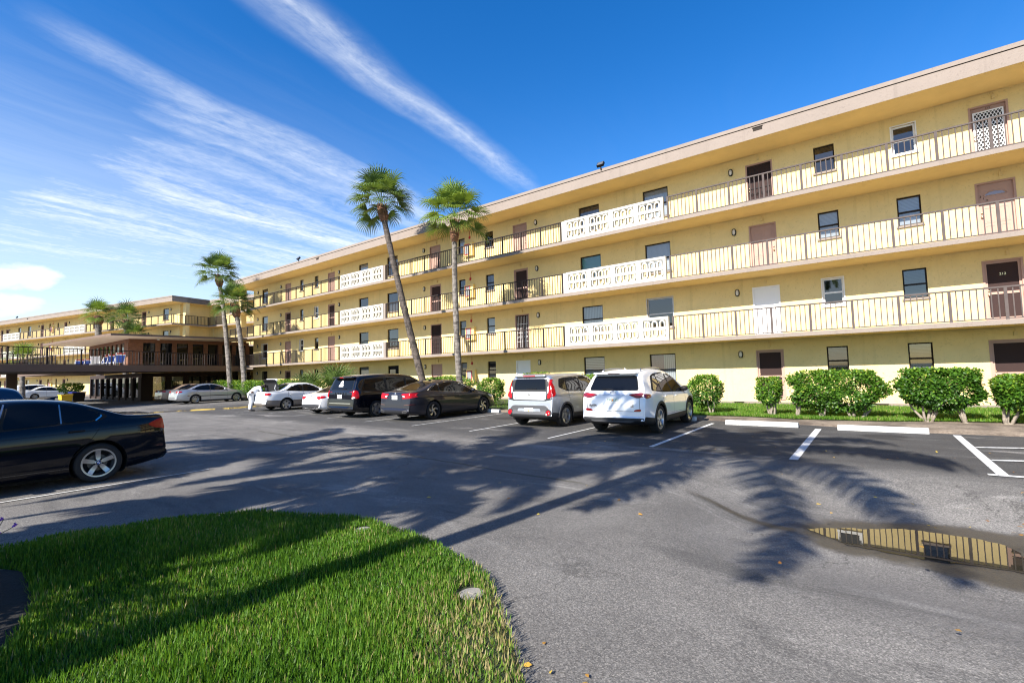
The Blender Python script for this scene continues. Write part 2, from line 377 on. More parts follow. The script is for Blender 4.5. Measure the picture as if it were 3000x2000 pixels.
g = MB(); g.quad((-900, -900, -.45), (900, -900, -.45), (900, 900, -.45), (-900, 900, -.45)); tag(g.build('ground', M['distant_ground']), kind='structure')
lot_poly = [(-140, -60), (60, -60), (60, 14.75), (2.52, 14.97), (1.43, 14.90), (.2, 14.95), (-.87, 15.42), (-2.11, 15.7), (-4.12, 15.78), (-8, 15.85), (-12.36, 15.9), (-22, 16.0), (-34, 16.2), (-43.5, 18.6), (-48.5, 20.0), (-52, 21), (-140, 21)]
DIP = .35
def lot_z(x, y):
    wx = (x-1.28)/2.35; wy = (y-7.0)/(1.07 if y < 7.0 else .83); q = math.hypot(wx if wx > -1 else -1-(-wx-1)*3.4, wy)
    if x > 1.28: q = math.hypot(min(wx*.35, 1), wy) if wx < 4 else math.hypot(1+(wx-4)*.5, wy)
    t_ = min(1, max(0, (q-1.02)/2.1)); return -DIP*(1-t_*t_*(3-2*t_))
g = MB(); BX0, BX1, BY0, BY1 = -8.0, 16.0, 2.4, 9.6; nx, ny = 150, 80
xs_ = [BX0+(BX1-BX0)*i/nx for i in range(nx+1)]; ys_ = [BY0+(BY1-BY0)*j/ny for j in range(ny+1)]
g.add([(x, y, lot_z(x, y)) for y in ys_ for x in xs_], [(j*(nx+1)+i, j*(nx+1)+i+1, (j+1)*(nx+1)+i+1, (j+1)*(nx+1)+i) for j in range(ny) for i in range(nx)])
g.quad((-140, -60, 0), (60, -60, 0), (60, BY0, 0), (-140, BY0, 0)); g.quad((-140, BY0, 0), (BX0, BY0, 0), (BX0, BY1, 0), (-140, BY1, 0)); g.quad((BX1, BY0, 0), (60, BY0, 0), (60, BY1, 0), (BX1, BY1, 0))
up_ = [(-140, BY1), (60, BY1)]+lot_poly[2:]
g.add([(x, y, 0) for x, y in up_], [tuple(range(len(up_)))]); lot = g.build('parking_lot', M['asphalt'], smooth=True); tag(lot, kind='structure')

def strip(name, rows, mat, jitter=0.0):
    """height sheet between polylines given as rows of (x, y, z)"""
    mb = MB(); n = len(rows[0])
    for r in rows: mb.v.extend(r)
    for j in range(len(rows)-1):
        for i in range(n-1): mb.f.append((j*n+i, j*n+i+1, (j+1)*n+i+1, (j+1)*n+i)); mb.m.append(0)
    return tag(mb.build(name, mat, smooth=True), kind='structure')
edge = [(30, 14.8), (8, 14.8), (2.52, 14.97), (1.43, 14.9), (.2, 14.95), (-.87, 15.42), (-2.11, 15.7), (-4.12, 15.78), (-8, 15.85), (-12.36, 15.9), (-22, 16.0), (-34, 16.2), (-43.5, 18.6), (-48.6, 20.0)]
ex_ = np.array([e[0] for e in edge][::-1]); ey_ = np.array([e[1] for e in edge][::-1])
def edge_y(x): return float(np.interp(x, ex_, ey_))
xs = [30-i*.35 for i in range(226)]; xs = [x for x in xs if x > -48.6]
rr = random.Random(3); rows = []
wob_ = [rr.uniform(-.06, .06) for _ in xs]
def turf_y(x):                         # where the mulch turns into turf
    return edge_y(x)+float(np.interp(x, [-30, -8, -6, -4.3, -3.2, -2, -1, .3, 1.5, 2.6, 8], [.5, .6, 1.0, .9, 1.0, .75, 1.1, 1.75, 2.3, 2.4, 2.2]))
strip('mulch_bed', [[(x, edge_y(x)-.03+w_, -.01) for x, w_ in zip(xs, wob_)], [(x, edge_y(x)+.12+w_, .05) for x, w_ in zip(xs, wob_)], [(x, turf_y(x)-.15, .06) for x in xs], [(x, turf_y(x)+.3, .055) for x in xs]], M['mulch'])
strip('lawn_strip', [[(x, turf_y(x)-.05, .052) for x in xs], [(x, turf_y(x)+.35, .075) for x in xs], [(x, 20.5, .10) for x in xs], [(x, 22.2, .11) for x in xs]], M['turf_soil'])
ISL = [(-7.4, -3.2), (-7.08, .78), (-7.05, 1.11), (-6.96, 1.47), (-6.81, 1.84), (-6.52, 2.33), (-6.07, 2.79), (-5.51, 3.07), (-5.07, 3.25), (-4.55, 3.35), (-3.94, 3.33), (-3.33, 3.23), (-2.78, 3.10), (-2.55, 2.98), (-2.33, 2.80), (-2.14, 2.64), (-2.0, 2.53), (-1.79, 2.33), (-1.59, 2.15), (-1.3, 1.75), (-.9, 1.0), (-.7, -.3), (-.7, -3.2)]
def inset(poly, d):
    n = len(poly); out = []
    for i in range(n):
        a, b, c = Vector(poly[i-1]), Vector(poly[i]), Vector(poly[(i+1) % n])
        e1 = (b-a).normalized(); e2 = (c-b).normalized(); nn = (Vector((e1.y, -e1.x))+Vector((e2.y, -e2.x))).normalized()
        out.append(tuple(b+nn*d))
    return out
g = MB(); i1 = inset(ISL, .10); n = len(ISL)
g.add([(x, y, .004) for x, y in ISL]+[(x, y, .06) for x, y in i1], [(i, (i+1) % n, n+(i+1) % n, n+i) for i in range(n)]+[tuple(range(n, 2*n))])
tag(g.build('lawn_island', M['turf_soil'], fix=True), kind='structure')
g = MB(); bed = [(-7.0, -3.0), (-6.75, .45), (-5.9, .80), (-5.0, .74), (-4.3, .52), (-3.75, .0), (-3.5, -1.2), (-3.5, -3.0)]
g.add([(x, y, .075) for x, y in bed], [tuple(range(len(bed)))]); tag(g.build('planting_bed', M['shaded_bed_soil'], fix=True), kind='structure')

# painted lines
def mat_line(name, col):
    m = bpy.data.materials.new(name); m.use_nodes = True; t = NT(m.node_tree); b = t.n['Principled BSDF']
    pos = t.new('ShaderNodeNewGeometry').outputs['Position']
    n = t.noise(pos, 18, 6, .75, .4); n2 = t.noise(pos, 80, 3, .7)
    wear = t.math('MAXIMUM', t.sm(n, .56, .66), t.math('MULTIPLY', t.sm(n2, .52, .62), .55))
    t.put(b.inputs['Base Color'], t.mix(wear, col, (.10, .098, .096))); b.inputs['Roughness'].default_value = .8
    t.put(b.inputs['Normal'], t.bump(n2, .4, .004)); MATS[name] = m
mat_line('line_white', (.62, .62, .60)); mat_line('line_yellow', (.60, .40, .06))
LZ = [.004]
def line(p, q, wd, name='painted_line', mat='line_white'):
    LZ[0] += .0006
    p, q = Vector((*p, 0)), Vector((*q, 0)); d = (q-p).normalized(); s = Vector((-d.y, d.x, 0))*wd/2; z = Vector((0, 0, LZ[0]))
    g = MB(); g.quad(p-s+z, q-s+z, q+s+z, p+s+z); tag(g.build(name, M[mat]), kind='structure')
for x, y0, y1, wd in ((1.42, 9.75, 14.66, .13), (-1.215, 9.8, 14.72, .14), (-3.89, 10.0, 15.0, .10), (-6.57, 10.1, 15.3, .055), (-9.39, 10.3, 15.4, .06), (-12.16, 10.55, 15.4, .05), (-14.9, 10.7, 15.4, .045), (-17.65, 10.9, 15.5, .045), (-20.4, 11.0, 15.5, .045), (-23.15, 11.2, 15.5, .045), (-25.9, 11.3, 15.5, .045), (-28.6, 11.4, 15.6, .045), (-10.0, -3.0, 3.75, .045)):
    line((x, y0), (x, y1), wd)
line((1.25, 9.80), (4.5, 9.80), .12); line((1.49, 11.2), (4.6, 12.3), .11); line((1.49, 12.72), (4.6, 13.85), .11)

PUD = [(-.62, 5.76), (-.48, 5.9), (-.1, 6.09), (.15, 6.26), (.27, 6.27), (.67, 6.26), (.84, 6.2), (.93, 6.0), (.90, 5.7), (.93, 5.55), (.86, 5.44), (.78, 5.47), (.46, 5.42), (.25, 5.39), (.07, 5.41), (-.27, 5.45), (-.45, 5.6)]
m = bpy.data.materials.new('puddle_water'); m.use_nodes = True; t = NT(m.node_tree); t.n.clear()
d_ = t.new('ShaderNodeBsdfDiffuse'); d_.inputs[0].default_value = (.025, .022, .015, 1)
g_ = t.new('ShaderNodeBsdfGlossy'); g_.inputs['Roughness'].default_value = .0
pos = t.new('ShaderNodeNewGeometry').outputs['Position']
nb = t.bump(t.noise(pos, 5.0, 3, .5), .012, .01); t.put(g_.inputs['Normal'], nb)
fr = t.new('ShaderNodeFresnel'); fr.inputs[0].default_value = 1.35
mx = t.new('ShaderNodeMixShader'); t.put(mx.inputs[0], fr.outputs[0]); t.l.new(d_.outputs[0], mx.inputs[1]); t.l.new(g_.outputs[0], mx.inputs[2])
t.l.new(mx.outputs[0], t.new('ShaderNodeOutputMaterial').inputs[0]); MATS['puddle_water'] = m
def wob_poly(poly, k=4, amp=.02, seed=1):
    r = random.Random(seed); out = []
    for i in range(len(poly)):
        a, b = Vector(poly[i]), Vector(poly[(i+1) % len(poly)])
        for j in range(k):
            p = a.lerp(b, j/k); out.append((p.x+r.uniform(-amp, amp), p.y+r.uniform(-amp, amp)))
    return out
g = MB(); pw = wob_poly([(x*1.208, y*1.208) for x, y in PUD], 5, .02); g.add([(x, y, -DIP+.006) for x, y in pw], [tuple(range(len(pw)))]); tag(g.build('puddle', M['puddle_water'], fix=True), kind='structure')

# ------------------------------------------------------------------ apartment blocks
def arch_ring(mb, cx, z0, z1, wd, th, y0, y1, up=True, mi=0):
    """a standing U (up=False: hanging) ring: two legs and a half circle, rib width th"""
    ro, ri = wd/2, wd/2-th; n = 8
    def outline(r):
        if up: return [(cx-r, z0)]+[(cx-r*math.cos(math.pi*i/n), z1-wd/2+r*math.sin(math.pi*i/n)) for i in range(n+1)]+[(cx+r, z0)]
        return [(cx-r, z1)]+[(cx-r*math.cos(math.pi*i/n), z0+wd/2-r*math.sin(math.pi*i/n)) for i in range(n+1)]+[(cx+r, z1)]
    o, i_ = outline(ro), outline(ri); m_ = len(o)
    vs = [(x, y0, z) for x, z in o]+[(x, y0, z) for x, z in i_]+[(x, y1, z) for x, z in o]+[(x, y1, z) for x, z in i_]
    fs = []
    for k in range(m_-1):
        fs += [(k, k+1, m_+k+1, m_+k), (2*m_+k, 3*m_+k, 3*m_+k+1, 2*m_+k+1), (k, 2*m_+k, 2*m_+k+1, k+1), (m_+k, m_+k+1, 3*m_+k+1, 3*m_+k)]
    mb.add(vs, fs, mi)

def screen_panel_mesh():
    W_, H_ = 1.25, 1.03; mb = MB(); y0, y1 = -.08, .08; b = .115
    mb.box(0, W_, y0, y1, 0, b); mb.box(0, W_, y0, y1, H_-b, H_); mb.box(0, b, y0, y1, b, H_-b); mb.box(W_-b, W_, y0, y1, b, H_-b)
    mb.box(b, W_-b, y0, y1, H_/2-.07, H_/2+.07)
    for cx in (b+(W_-2*b)*(k+.5)/3 for k in range(3)):
        arch_ring(mb, cx, H_/2+.07, H_-b-.03, .275, .062, y0+.02, y1-.02, True)
        arch_ring(mb, cx, b+.03, H_/2-.07, .275, .062, y0+.02, y1-.02, False)
    # thin ribs that tie the arches into the frame
    mb.box(b, W_-b, y0+.03, y1-.03, H_-b-.035, H_-b); mb.box(b, W_-b, y0+.03, y1-.03, b, b+.035)
    return mb.mesh('screen_panel', M['white_paint'])
PANEL_ME = screen_panel_mesh()

def rail_run(root, x0, x1, y, z, mat, step=1.276, align=None, horiz='x', name='railing'):
    """railing from x0 to x1: rails and balusters, posts as sub-parts"""
    L = x1-x0; n = max(1, round(L/step)); s = L/n; mb = MB(); q = 8
    mb.box(x0, x1, y-.03, y+.03, z+.975, z+1.022); mb.box(x0, x1, y-.016, y+.016, z+.02, z+.055)
    for i in range(n):
        for k in range(1, q):
            cx = x0+i*s+s*k/q; mb.box(cx-.014, cx+.014, y-.012, y+.012, z+.055, z+.985)
    r = mb.build(name, mat, root)
    pm = MB(); pm.box(-.038, .038, -.025, .025, -.10, .985); me = pm.mesh('railing_post', mat)
    for i in range(n+1):
        o = link(bpy.data.objects.new('railing_post', me), r); o.location = (min(max(x0+i*s, x0+.038), x1-.038), y, z)
    return r

def wall_with_openings(mb, xl, xr, zs, floors_open, y, depth=.13, mi=0):
    """front wall sheet at y, with openings punched through and reveals behind; zs = [(z0,z1)], floors_open[i] = [(x0,x1,z0,z1)]"""
    for (z0, z1), ops in zip(zs, floors_open):
        x = xl
        for (a, b, c, d) in sorted(ops):
            mb.quad((x, y, z0), (a, y, z0), (a, y, z1), (x, y, z1), mi)
            if c > z0+.001: mb.quad((a, y, z0), (b, y, z0), (b, y, c), (a, y, c), mi)
            if d < z1-.001: mb.quad((a, y, d), (b, y, d), (b, y, z1), (a, y, z1), mi)
            yb = y+depth
            mb.quad((a, y, c), (a, yb, c), (a, yb, d), (a, y, d), mi); mb.quad((b, y, d), (b, yb, d), (b, yb, c), (b, y, c), mi)
            mb.quad((a, y, d), (a, yb, d), (b, yb, d), (b, y, d), mi); mb.quad((b, y, c), (b, yb, c), (a, yb, c), (a, y, c), mi)
            x = b
        mb.quad((x, y, z0), (xr, y, z0), (xr, y, z1), (x, y, z1), mi)

def make_window(root, a, b, c, d, y, style):
    """window filling the opening a..b, c..d; style: (frame material, covering, share covered, glass)"""
    fm, cov_, share, glass = style; f = .045 if fm != 'white_frame' else .06; yi = y+.07
    mb = MB(); mid = c+(d-c)*.47
    mb.box(a, a+f, yi, yi+.055, c, d); mb.box(b-f, b, yi, yi+.055, c, d); mb.box(a+f, b-f, yi, yi+.055, d-f, d); mb.box(a+f, b-f, yi, yi+.055, c, c+f)
    mb.box(a+f, b-f, yi-.012, yi+.04, mid-.03, mid+.03)
    if fm in ('white_frame', 'grey_frame') :
        for s0, s1 in ((a-.035, a), (b, b+.035)): mb.box(s0, s1, y-.02, y+.03, c-.035, d+.035)
        mb.box(a, b, y-.02, y+.03, d, d+.035)
    fr_ = mb.build('window', M[fm], root)
    pn = MB(); pn.quad((a+f, yi+.028, mid+.03), (b-f, yi+.028, mid+.03), (b-f, yi+.028, d-f), (a+f, yi+.028, d-f)); pn.quad((a+f, yi+.016, c+f), (b-f, yi+.016, c+f), (b-f, yi+.016, mid-.03), (a+f, yi+.016, mid-.03))
    pn.build('pane', M[glass], fr_)
    bl = MB(); yb = yi+.075; split = d-(d-c)*share
    if share > 0: bl.quad((a, yb, split), (b, yb, split), (b, yb, d), (a, yb, d), 0)
    if share < 1: bl.quad((a, yb+.02, c), (b, yb+.02, c), (b, yb+.02, split), (a, yb+.02, split), 1)
    if cov_ == 'curtain_purple':
        bl = MB(); xm = a+(b-a)*.52
        bl.quad((a, yb-.015, c+(d-c)*.38), (xm, yb-.015, c+(d-c)*.38), (xm, yb-.015, d), (a, yb-.015, d), 0); bl.quad((a, yb, c), (b, yb, c), (b, yb, d), (a, yb, d), 2)
    bl.build('window_covering', [M[cov_], M['room_dark'], M['blind_vertical']], fr_)
    if c-FLOOR[1] > -9:
        sl = MB(); sl.box(a-.05, b+.05, y-.06, y+.07, c-.075, c-.002); sl.build('sill', M['white_frame' if fm == 'white_frame' else 'pink_trim'], fr_)
    return fr_

def make_door(root, a, b, z, d, y, kind, number=None):
    """door filling the opening a..b from the floor z to d"""
    f = .055; yi = y+.06; white = kind == 'white'
    fmat = 'door_white' if white else 'door_pink'
    mb = MB(); mb.box(a, a+f, y-.015, yi+.05, z, d); mb.box(b-f, b, y-.015, yi+.05, z, d); mb.box(a+f, b-f, y-.015, yi+.05, d-f, d)
    dr = mb.build('door', M[fmat], root)
    lf = MB(); x0, x1, z0, z1 = a+f, b-f, z+.02, d-f
    if kind in ('pink', 'white', 'fan'):
        yl = yi
        lf.box(x0, x1, yl, yl+.04, z0, z1)
        rows_ = ((.06, .33), (.36, .66), (.72, .90)) if kind != 'fan' else ((.08, .30), (.34, .60))
        for r0, r1 in rows_:
            for c0, c1 in ((.14, .45), (.55, .86)):
                xa, xb = x0+(x1-x0)*c0, x0+(x1-x0)*c1; za, zb = z0+(z1-z0)*r0, z0+(z1-z0)*r1; q = .025
                lf.box(xa, xb, yl-.008, yl, za, za+q); lf.box(xa, xb, yl-.008, yl, zb-q, zb); lf.box(xa, xa+q, yl-.008, yl, za+q, zb-q); lf.box(xb-q, xb, yl-.008, yl, za+q, zb-q)
                lf.box(xa+.06, xb-.06, yl-.006, yl, za+.06, zb-.06)
        lf.build('door_leaf', M[fmat], dr)
        if kind == 'fan':
            fn = MB(); cx = (x0+x1)/2; zf = z0+(z1-z0)*.80; n = 10; r = (x1-x0)*.29
            fn.add([(cx-r*math.cos(math.pi*i/n), yl-.004, zf+r*.55*math.sin(math.pi*i/n)) for i in range(n+1)], [tuple(range(n+1))]); fn.build('fan_light', M['window_glass'], dr)
            fo = MB(); fo.tube([(cx-(r+.02)*math.cos(math.pi*i/n), yl-.006, zf+(r+.02)*.55*math.sin(math.pi*i/n)) for i in range(n+1)]+[(cx-r-.02, yl-.006, zf)], .016, 5); fo.build('fan_trim', M[fmat], dr)
    elif kind == 'lattice':
        yl = yi; lf.box(x0, x1, yl+.02, yl+.05, z0, z1); lf.build('door_leaf', M['door_pink'], dr)
        sc = MB(); q = .07; xa, xb, za, zb = x0+.05, x1-.05, z0+.02, z1-.14
        sc.box(xa, xa+.04, yl-.02, yl, za, zb); sc.box(xb-.04, xb, yl-.02, yl, za, zb); sc.box(xa+.04, xb-.04, yl-.02, yl, zb-.04, zb); sc.box(xa+.04, xb-.04, yl-.02, yl, za, za+.06)
        u = .085; k = 0
        zz = za+.06
        while zz < zb-.06:
            xx = xa+.04+(u/2 if k % 2 else 0)
            while xx < xb-.06:
                sc.add([(xx, yl-.012, zz), (xx+.02, yl-.012, zz), (xx+u/2+.01, yl-.012, zz+u), (xx+u/2-.01, yl-.012, zz+u)], [(0, 1, 2, 3)])
                sc.add([(xx+u/2-.01, yl-.014, zz), (xx+u/2+.01, yl-.014, zz), (xx+.02, yl-.014, zz+u), (xx, yl-.014, zz+u)], [(0, 1, 2, 3)])
                xx += u
            zz += u; k += 1
        sc.build('security_screen', M['white_frame'], dr)
        bk = MB(); bk.quad((xa, yl+.012, za), (xb, yl+.012, za), (xb, yl+.012, zb), (xa, yl+.012, zb)); bk.build('screen_mesh', M['room_dark'], dr)
    else:                                # screen door with a middle bar, iron grille or bare dark screen
        lf.box(x0, x1, yi+.03, yi+.06, z0, z1); lf.build('door_leaf', M['door_brown'], dr)
        sc = MB(); q = .06; yl = yi-.02; smat = 'door_pink' if kind == 'screen' else 'screen_brown'
        sc.box(x0, x0+q, yl, yl+.03, z0, z1); sc.box(x1-q, x1, yl, yl+.03, z0, z1); sc.box(x0+q, x1-q, yl, yl+.03, z1-q, z1); sc.box(x0+q, x1-q, yl, yl+.03, z0, z0+.16)
        if kind == 'screen': sc.box(x0+q, x1-q, yl-.005, yl+.03, z0+.92, z0+1.0)
        sc.build('screen_frame', M[smat], dr)
        ms = MB(); ms.quad((x0+q, yl+.02, z0+.16), (x1-q, yl+.02, z0+.16), (x1-q, yl+.02, z1-q), (x0+q, yl+.02, z1-q)); ms.build('screen_mesh', M['screen_brown'], dr)
        if kind in ('grille', 'scroll'):
            gr = MB(); n = 7; wmat = 'white_frame' if kind == 'grille' else 'black_plastic'
            for i in range(n+1):
                xx = x0+q+(x1-x0-2*q)*i/n; gr.box(xx-.006, xx+.006, yl-.012, yl, z0+.16, z1-q)
            for fz in (.25, .5, .75): gr.box(x0+q, x1-q, yl-.016, yl-.004, z0+(z1-z0)*fz-.008, z0+(z1-z0)*fz+.008)
            for i in range(4):
                cx = x0+q+(x1-x0-2*q)*(i+.5)/4; cz = z0+.75; gr.tube([(cx+.07*math.cos(th)*(1-th/16), yl-.02, cz+.07*math.sin(th)*(1-th/16)) for th in [j*.5 for j in range(24)]], .006, 4)
            gr.build('iron_grille', M[wmat], dr)
    kx = x1-.07 if kind in ('pink', 'white') else x0+.07
    kb = MB(); kb.ball((kx, yi-.05, z+.92), .032); kb.ball((kx, yi-.03, z+1.06), (.026, .02, .026)); kb.build('handle', M['chrome' if white else 'brass'], dr, smooth=True)
    if number:
        cx = (x0+x1)/2 if kind != 'fan' else x0+.14; zz = z1-.075 if kind == 'lattice' else z0+1.58
        if kind == 'fan':
            for i, ch in enumerate(number): lettering(ch, .10, Matrix.Translation((x0+.07+.075*i, yi-.012, z0+1.60-.075*i)) @ Matrix.Rotation(R_(90), 4, 'X'), M['bronze_frame'], dr, 'door_number')
        else: lettering(number, .11 if kind != 'lattice' else .085, Matrix.Translation((cx, yi-.035, zz)) @ Matrix.Rotation(R_(90), 4, 'X'), M['brass' if kind != 'lattice' else 'bronze_frame'], dr, 'door_number')
    return dr

def oval(mb, cx, cz, rx, rz, y0, y1, n=20, mi=0, hole=None):
    def pts(a, b, y): return [(cx+a*math.copysign(abs(math.cos(t))**.75, math.cos(t)), y, cz+b*math.copysign(abs(math.sin(t))**.75, math.sin(t))) for t in (2*math.pi*i/n for i in range(n))]
    A, B = pts(rx, rz, y1), pts(rx, rz, y0)
    mb.add(A+B, [(i, (i+1) % n, n+(i+1) % n, n+i) for i in range(n)], mi)
    if hole:
        H2 = pts(hole[0], hole[1], y0); mb.add(B+H2, [(i, (i+1) % n, n+(i+1) % n, n+i) for i in range(n)], mi)
    else: mb.add(B, [tuple(range(n))], mi)
LAMP_RING = MB(); oval(LAMP_RING, 0, 0, .085, .150, -.075, 0, hole=(.06, .12)); LAMP_RING = LAMP_RING.mesh('wall_lamp', M['black_plastic'], True)
lb = MB(); lb.ball((0, -.06, 0), (.064, .045, .122), nu=14, nv=10); LAMP_LENS = lb.mesh('lamp_lens', M['lens'], True)
def wall_lamp(root, x, y, z):
    o = link(bpy.data.objects.new('wall_lamp', LAMP_RING), root); o.location = (x, y, z)
    link(bpy.data.objects.new('lamp_lens', LAMP_LENS), o)

def floodlight(root, x, y, z, rz=0):
    mb = MB(); mb.box(-.03, .03, -.02, .02, -.12, .05); Mx = Matrix.Rotation(R_(-35), 4, 'X')
    hd = MB(); hd.box(-.17, .17, -.14, -.02, -.02, .22); hd.xform(Mx); mb.add(hd.v, hd.f)
    o = mb.build('floodlight', M['black_plastic'], root); o.location = (x, y, z); o.rotation_euler = (0, 0, rz)
    g_ = MB(); g_.quad((-.14, -.145, .01), (.14, -.145, .01), (.14, -.145, .19), (-.14, -.145, .19)); g_.xform(Mx); g_.build('lamp_glass', M['lamp_grey'], o)
OV = 1.60                        # depth of the open walkways
DEEP = 13.0
def build_block(root, xl, xr, sl, sr, wins, doors, lamps, cabs, rails, panels, lights, vents, styles, skip_floors=(), left_wall=True, right_wall=False):
    """an open-gallery block in local coordinates: wall face at y = 0, walkway edge at y = -OV"""
    zs = [(FLOOR[1]-.25, FLOOR[2]-.155), (FLOOR[2], FLOOR[3]-.155), (FLOOR[3], FLOOR[4]-.155), (FLOOR[4], FASC_B)]
    ops = []
    for k in range(4):
        z = FLOOR[k+1]
        ops.append([(a, b, z+s, z+2.10) for a, b, s in wins]+[(a, b, z-.0 if k else z, z+2.08) for a, b in doors])
    mb = MB(); wall_with_openings(mb, xl, xr, zs, ops, 0.0)
    for k in range(1, 4):        # band hidden by the slabs
        mb.quad((xl, .001, FLOOR[k+1]-.155), (xr, .001, FLOOR[k+1]-.155), (xr, .001, FLOOR[k+1]), (xl, .001, FLOOR[k+1]))
    mb.quad((xl, 0, 0), (xl, DEEP, 0), (xl, DEEP, FASC_B), (xl, 0, FASC_B)); mb.quad((xr, 0, 0), (xr, DEEP, 0), (xr, DEEP, FASC_B), (xr, 0, FASC_B)); mb.quad((xl, DEEP, 0), (xr, DEEP, 0), (xr, DEEP, FASC_B), (xl, DEEP, FASC_B))
    mb.build('wall', M['yellow_stucco'], root)
    bs = MB(); bs.box(xl, xr, -.06, -.001, -.1, .20); bs.build('plinth', M['pink_trim'], root)
    for k in (2, 3, 4):
        z = FLOOR[k]; s = MB(); s.box6(sl, sr, -OV, -.002, z-.155, z, {'-y': 0, '-x': 0, '+x': 0, '+z': 2, '*': 1}); s.build('walkway_slab', [M['pink_trim'], M['soffit'], M['concrete']], root)
    rf = MB(); rf.box6(sl, sr, -OV, DEEP+.3, FASC_B, FASC_T-.16, {'-z': 1, '*': 0}); rf.build('roof', [M['pink_trim'], M['soffit']], root)
    re_ = MB(); re_.box6(sl-.035, sr+.035, -OV-.035, DEEP+.33, FASC_T-.145, FASC_T, {'+z': 1, '*': 0}); re_.box(sl-.012, sr+.012, -OV-.012, DEEP+.31, FASC_T-.162, FASC_T-.143, 2); re_.build('roof_edge', [M['pink_trim'], M['roof_gravel'], M['bronze_frame']], root)
    for k in range(4):
        z = FLOOR[k+1]
        for i, (a, b, s) in enumerate(wins): make_window(root, a, b, z+s, z+2.10, 0.0, styles('w', k+1, i))
        for i, (a, b) in enumerate(doors):
            st = styles('d', k+1, i); make_door(root, a, b, z, z+2.08, 0.0, st[0], st[1] if len(st) > 1 else None)
            jx = a+.66*(b-a) if i % 2 else a+.5*(b-a)
            cb = MB(); cb.box(jx-.045, jx+.045, -.07, 0, z+2.20, z+2.33); top = (FLOOR[k+2]-.155 if k < 3 else FASC_B)
            cb.tube([(jx, -.03, z+2.33), (jx, -.03, top-.06), (jx-.05, -.03, top-.025), (jx-1.5, -.02, top-.02)], .012, 6); cb.build('conduit_box', M['conduit'], root)
        for x in lamps: wall_lamp(root, x, 0, z+1.93)
        for a in cabs:
            cbx = MB(); cbx.box(a, a+.72, -.19, 0, z+.82, z+1.66); c_ = cbx.build('fire_cabinet', M['cabinet_yellow'], root, bevel=.01)
            fd = MB(); u0, u1, v0, v1, q = a+.06, a+.50, z+.90, z+1.58, .05; yy = -.20
            fd.box(u0, u1, yy-.012, yy+.02, v1-q, v1); fd.box(u0, u1, yy-.012, yy+.02, v0, v0+q); fd.box(u0, u0+q, yy-.012, yy+.02, v0+q, v1-q); fd.box(u1-q, u1, yy-.012, yy+.02, v0+q, v1-q); fd.build('cabinet_door', M['red_paint'], c_)
            gl = MB(); gl.quad((u0+q, yy, v0+q), (u1-q, yy, v0+q), (u1-q, yy, v1-q), (u0+q, yy, v1-q)); gl.build('cabinet_glass', M['blind_grey'], c_)
            bl = MB(); bl.lathe([(.0, -.075), (.05, -.07), (.06, -.03), (.06, 0)], 14, (a+.36, 0, z+2.0), 'y'); bl.box(a+.30, a+.42, -.03, 0, z+2.03, z+2.12); top = (FLOOR[k+2]-.155 if k < 3 else FASC_B)
            bl.tube([(a+.36, -.02, z+2.12), (a+.36, -.02, top)], .010, 6); bl.build('fire_bell', M['red_paint'], root)
    for k in (2, 3, 4):
        for (a, b, mt) in rails: rail_run(root, a, b, -OV+.06, FLOOR[k], M[mt])
        for (a, side) in panels:
            for i in range(4):
                o = link(bpy.data.objects.new('screen_panel', PANEL_ME), root); o.location = (a+1.252*i, -OV+.08, FLOOR[k]+.004)
            p = MB(); px_ = a-.20 if side < 0 else a+5.012
            p.box(px_, px_+.19, -OV+.03, -OV+.16, FLOOR[k], FLOOR[k]+1.02); p.build('end_post', M['white_paint' if side < 0 else 'pink_trim'], root)
    for x in lights: floodlight(root, x, -OV-.08, FASC_T+.06)
    for x in vents:
        v = MB(); v.box(x-.165, x+.165, -OV-.012, -OV+.02, 10.93, 11.05); v.box(x-.185, x+.185, -OV-.03, -OV-.001, 11.05, 11.075); v.build('roof_scupper', M['bronze_frame'], root)

